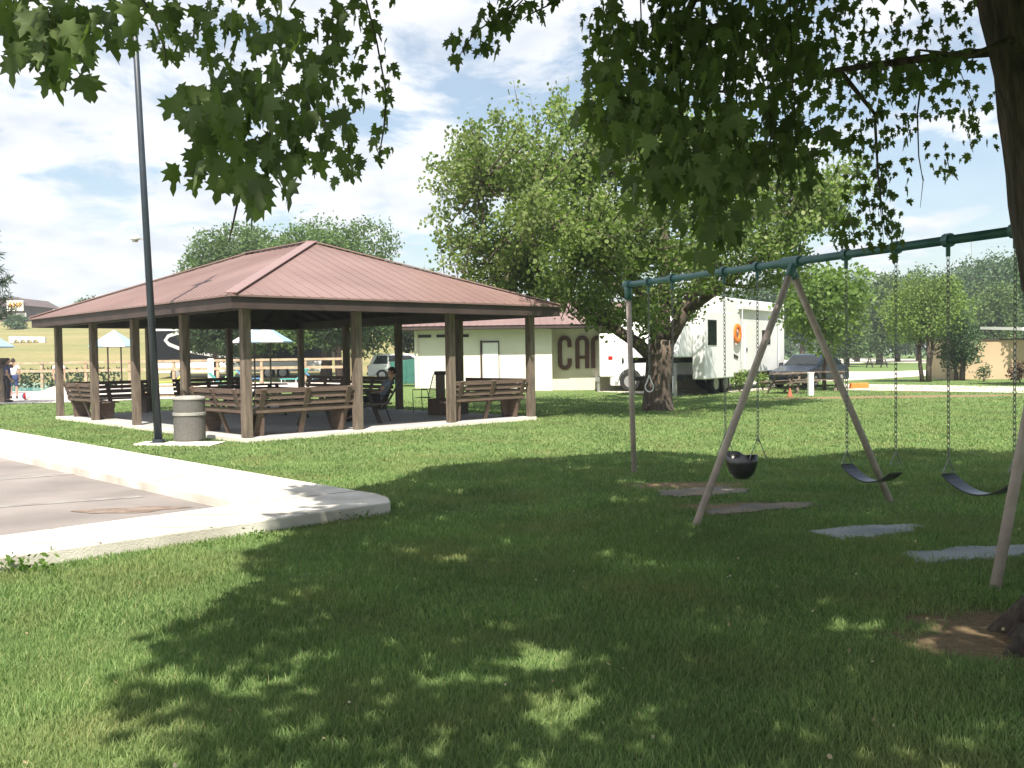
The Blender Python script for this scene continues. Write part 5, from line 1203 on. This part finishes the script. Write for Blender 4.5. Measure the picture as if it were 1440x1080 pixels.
# ------------------------------------------------------------------ foreground maple
lf_maple = leafmat('maple_leaf', (.078,.108,.042), (.135,.178,.072), .36, (1.2,1.5,.5), 1.5, .5)
def maple():
    base = Vector((3.18, 5.12, 0)); t = thing('maple_tree', 'big shady maple with dark furrowed trunk at the right edge and drooping leafy twigs', 'tree', base)
    def rl(v): return tuple(Vector(v)-base)
    b = MB()
    tk_ = [((3.24,5.12,-.1), .56), ((3.25,5.12,.12), .44), ((3.19,5.12,.45), .33), ((3.15,5.12,1.0), .285), ((3.12,5.12,1.7), .27), ((3.00,5.12,2.25), .262), ((2.92,5.12,2.9), .255), ((2.79,5.1,3.6), .26), ((2.75,5.0,4.6), .22), ((2.6,4.8,6.2), .14), ((2.5,4.7,8), .05)]
    # refine for irregular furrows
    pts, rr = [], []
    for i in range(len(tk_)-1):
        for k in range(4):
            u_ = k/4; pts.append(Vector(tk_[i][0]).lerp(Vector(tk_[i+1][0]), u_)-base); rr.append(tk_[i][1]*(1-u_)+tk_[i+1][1]*u_)
    b.tube(pts, rr, 26, jit=.10)
    for a, l_ in ((200, .75), (235, .6), (160, .6), (90, .6), (300, .7), (20, .6)):
        d = Vector((math.cos(R(a)), math.sin(R(a)), 0)); b.tube([Vector((.08,0,.38))+d*.15, Vector((.08,0,.14))+d*l_*.55, Vector((.08,0,-.03))+d*l_], [.15,.12,.04], 8, jit=.15)
    b.build('trunk', m_barkdark, t, smooth=True)
    b = MB()
    def br(pts, r_): b.tube([rl(p) for p in pts], [r_*(1-.8*k/(len(pts)-1)) for k in range(len(pts))], 8, jit=.12)
    br([(2.85,5.1,3.2), P(1300,82,5.4), P(1180,98,5.9), P(1060,128,6.2), P(935,130,6.4)], .028)
    br([(2.9,5.05,3.0), P(1420,55,4.7), P(1365,78,4.4), P(1290,70,4.2)], .022)
    br([(2.75,5.1,3.7), (1.6,4.7,4.2), (.2,4.2,4.4), (-1.0,3.7,3.9), (-1.6,3.4,3.35)], .11)
    br([(2.75,5.1,3.8), (1.8,5.6,4.7), (.8,6.5,5.3), (-.4,7.4,5.5)], .10)
    br([(2.75,5.0,4.2), (3.2,6.2,5.2), (3.6,7.6,6.0), (3.8,9,6.2)], .11)
    br([(2.75,5.0,4.2), (4.2,4.6,5.2), (5.8,4.2,6.0)], .10); br([(2.7,5.0,4.4), (2.2,3.4,5.5), (1.6,1.6,6.2)], .10); br([(2.7,5.0,4.5), (1.0,3.8,5.8), (-.6,2.6,6.2)], .08)
    br([(2.75,5.1,3.9), (1.9,5.3,4.5), P(1000,-60,5.4), P(950,60,5.0), P(960,200,4.6)], .045)
    br([P(1180,98,5.9), P(1230,160,6.6), P(1235,250,7.0), P(1245,330,7.2)], .016); br([P(1300,82,5.4), P(1290,160,5.8), P(1292,220,5.8), P(1298,255,5.8), P(1294,292,5.8)], .006)
    sx, sy = tdir.x/-tdir.z, tdir.y/-tdir.z
    tb_ = b
    # drooping visible clumps: (px, py, spread x, spread y, depth, count, leaf size)
    tw = tb_; big = []; bs = []
    def clump(px, py, sx_, sy_, Y, n, s):
        n = int(n*(.82 if px < 560 else 1.15)); sx_ *= 1.1
        q_ = rng.normal(0, 1, (n, 2)); qx = px+np.clip(q_[:, 0], -1.7, 1.7)*sx_; qy = py+np.clip(q_[:, 1], -1.7, 1.7)*sy_
        for x_, y_ in zip(qx, qy): big.append(tuple(P(x_, y_, Y+rnd.gauss(0, .22)))); bs.append(s)
    def strand(pl, Y, n, s, w_=9):
        pts = [P(x_, y_, Y) for x_, y_ in pl]; tw.tube([rl(p) for p in pts], [.0045]*(len(pts)-1)+[.002], 4)
        for k in range(n):
            u_ = (rnd.random()**.85)*(len(pl)-1); i = min(int(u_), len(pl)-2); f_ = u_-i
            x_ = pl[i][0]*(1-f_)+pl[i+1][0]*f_+rnd.gauss(0, w_); y_ = pl[i][1]*(1-f_)+pl[i+1][1]*f_+rnd.gauss(0, w_*.8)-s*F/Y*.25
            big.append(tuple(P(x_, y_, Y+rnd.gauss(0, .08)))); bs.append(s)
    # left top group
    for c in ((25,10,25,20,3.3,26,.115),(60,60,24,20,3.2,22,.115),(110,70,22,20,3.25,26,.11),(140,20,28,18,3.3,26,.11),(90,15,30,18,3.4,22,.11)): clump(*c)
    strand([(20,0),(25,50),(22,95)], 3.2, 9, .115, 12); strand([(110,20),(100,70),(95,92)], 3.2, 10, .11, 12)
    strand([(70,20),(60,70),(58,95)], 3.2, 8, .11, 8); strand([(200,0),(215,20),(232,70),(234,90)], 3.9, 9, .085, 8)
    # centre-left group
    for c in ((260,20,40,22,3.6,34,.085),(330,25,50,30,3.6,55,.09),(360,90,38,38,3.5,60,.1),(330,150,42,28,3.3,48,.115),(290,150,24,18,3.2,22,.125),(345,205,40,22,3.3,34,.11),(400,120,34,44,3.6,48,.095),
              (430,50,45,40,3.9,55,.085),(430,180,36,32,3.7,36,.095),(340,245,36,14,3.3,15,.11),(365,268,20,12,3.3,8,.115),(500,40,30,35,4.4,44,.075),(480,120,30,50,4.3,50,.08),(500,215,28,24,4.2,26,.09),(275,60,26,16,3.7,16,.085)): clump(*c)
    strand([(515,0),(530,60),(543,130),(540,180),(532,225)], 4.6, 44, .07, 8); strand([(380,180),(375,240),(362,278)], 3.3, 10, .11, 12); strand([(300,225),(275,240),(258,248)], 3.3, 9, .11, 8)
    strand([(485,160),(492,220),(488,250)], 4.2, 14, .09, 10); strand([(420,190),(412,225),(408,240)], 3.5, 7, .10, 7); strand([(470,10),(455,90),(452,150)], 4.2, 24, .08, 12)
    tw.tube([rl(P(350,240,3.3)), rl(P(334,285,3.3)), rl(P(327,318,3.3)), rl(P(322,338,3.3))], [.006,.004,.003,.002], 4)
    # top centre sprigs
    strand([(800,-10),(770,8),(745,20),(735,28)], 4.6, 16, .075, 9); strand([(735,-5),(700,25),(668,45),(648,75)], 4.6, 24, .085, 10); strand([(700,25),(690,50),(685,70)], 4.6, 9, .08, 7); strand([(735,0),(718,18),(705,30)], 4.6, 7, .08, 6); strand([(640,50),(636,70),(640,88)], 4.6, 5, .08, 5)
    # right mass
    for c in ((850,15,16,16,4.6,16,.09),(845,70,14,34,4.6,22,.085),(850,150,22,22,4.3,26,.11),(880,100,30,40,4.4,70,.10),(930,40,50,34,4.6,100,.10),(920,150,40,34,4.2,80,.115),(960,210,38,30,4.2,60,.12),(1000,110,48,44,4.6,110,.11),
              (1010,30,50,30,4.7,90,.10),(1050,200,46,34,4.8,80,.105),(990,250,44,22,4.4,44,.11),(930,262,34,16,4.3,16,.12),(1080,60,50,44,5.2,110,.10),(1095,130,46,40,5.4,100,.095),(1120,210,40,26,5.3,55,.09),(1070,258,40,14,5.0,26,.10),
              (1000,300,26,22,4.3,26,.12),(985,330,16,14,4.3,10,.12),(1045,285,22,12,4.9,9,.10),(1170,40,50,36,6.0,110,.09),(1180,120,44,40,6.4,90,.085),(1210,180,34,28,6.8,60,.085),(1250,60,44,44,6.4,90,.085),(1270,140,26,34,7.0,44,.08),
              (1330,30,34,26,6.4,50,.08),(1262,98,26,12,5.4,34,.085),(1310,92,24,10,5.2,26,.085),(1345,70,18,14,5.2,18,.08),(1235,225,26,28,7.2,44,.085),(1240,285,20,24,7.3,36,.09),(1195,300,24,16,7.2,26,.09),(1190,325,18,12,7.2,16,.09),(1345,120,20,26,7.6,16,.08),(1365,165,18,22,7.6,24,.085),(1330,232,18,10,7.6,14,.085),(1255,330,8,16,7.2,10,.09),(1320,140,12,10,7.6,8,.08)): clump(*c)
    strand([(1240,230),(1238,290),(1243,345)], 7.2, 30, .085, 9); strand([(1350,100),(1370,150),(1362,190)], 7.6, 20, .08, 9); strand([(1330,215),(1335,238),(1340,248)], 7.6, 8, .08, 6); strand([(1195,290),(1180,320),(1185,338)], 7.2, 16, .09, 9)
    for px in (860,900,940,985,1030,1075,1110): strand([(px,-20),(px+5,120),(px+rnd.uniform(-15,15),rnd.uniform(210,285))], 4.7, 34, .10, 14)
    tw.build('branches', m_barkdark, t, smooth=True)
    bp_ = np.array(big)-np.array(base); bs_ = np.array(bs)*.86*rng.uniform(.6, 1.2, len(bs))
    V, Fc, k = leaf_arrays(bp_, bs_, MAPLE, .70); mesh_np('drooping_foliage', [(V, Fc, k)], lf_maple, t)
    # unseen main crown, shaped so its shadow fills the drawn outline on the lawn
    n = 190000; c = np.array([2.9, 4.9, 6.6]); d = rng.normal(size=(n, 3)); d /= np.linalg.norm(d, axis=1)[:, None]; p = c+d*(rng.random(n)**.4)[:, None]*np.array([7.6, 6.4, 4.2])
    px, py, dep = project(p); inf = (dep > 0) & (px > -60) & (px < 1500) & (py > -45) & (py < 1200)
    gx, gy = p[:, 0]+sx*p[:, 2], p[:, 1]+sy*p[:, 2]
    mask = [(240,1300),(165,1100),(200,1040),(185,985),(135,955),(240,925),(225,890),(300,860),(370,815),(350,780),(425,752),(375,742),(470,722),(400,700),(480,690),(560,678),(600,658),(700,648),(800,642),(900,634),(1000,640),(1100,646),(1180,638),(1260,630),(1380,634),(1500,640),(1900,660),(3000,1300)]
    mw = [tuple(G(x_, y_)[:2]) for x_, y_ in mask]+[(7, 0), (-1, 0)]
    ok = inpoly(gx, gy, mw) | (gy < 2.2) & (gx > -1.5)
    for ex, ey, ea, eb in ((768,930,.30,.30),(770,985,.20,.22),(615,962,.26,.10),(650,975,.14,.10),(235,955,.16,.12),(1340,885,.32,.16),(1190,858,.16,.08),(1130,845,.10,.06),(1255,862,.14,.07),(1285,905,.14,.06),(330,965,.12,.07),(420,1000,.10,.08),(1080,985,.10,.06),(540,905,.12,.07),(1290,765,.2,.06),(690,880,.22,.10),(620,790,.3,.12),(1270,1060,.1,.07),(360,1060,.16,.12),(1320,910,.2,.06)):  # gaps cut in the crown so sun patches land on the lawn
        g = G(ex, ey); ok &= ~(((gx-g.x)/ea)**2+((gy-g.y)/eb)**2 < rng.uniform(.1, 1.7, n))
    # crown thinned in a set pattern over the ground shadow, to dapple it
    thin = np.sin(gx*2.3+1.3*np.sin(gy*1.7))*np.sin(gy*2.1+1.1*np.cos(gx*1.3+2)); ok &= (thin < .80) | (rng.random(n) < .35)
    p = p[ok & ~inf]; p = p[rng.permutation(len(p))[:72000]]
    V, Fc, k = leaf_arrays(p-np.array(base), .17, SIMPLE, .2); mesh_np('crown', [(V, Fc, k)], lf_maple, t)
maple()
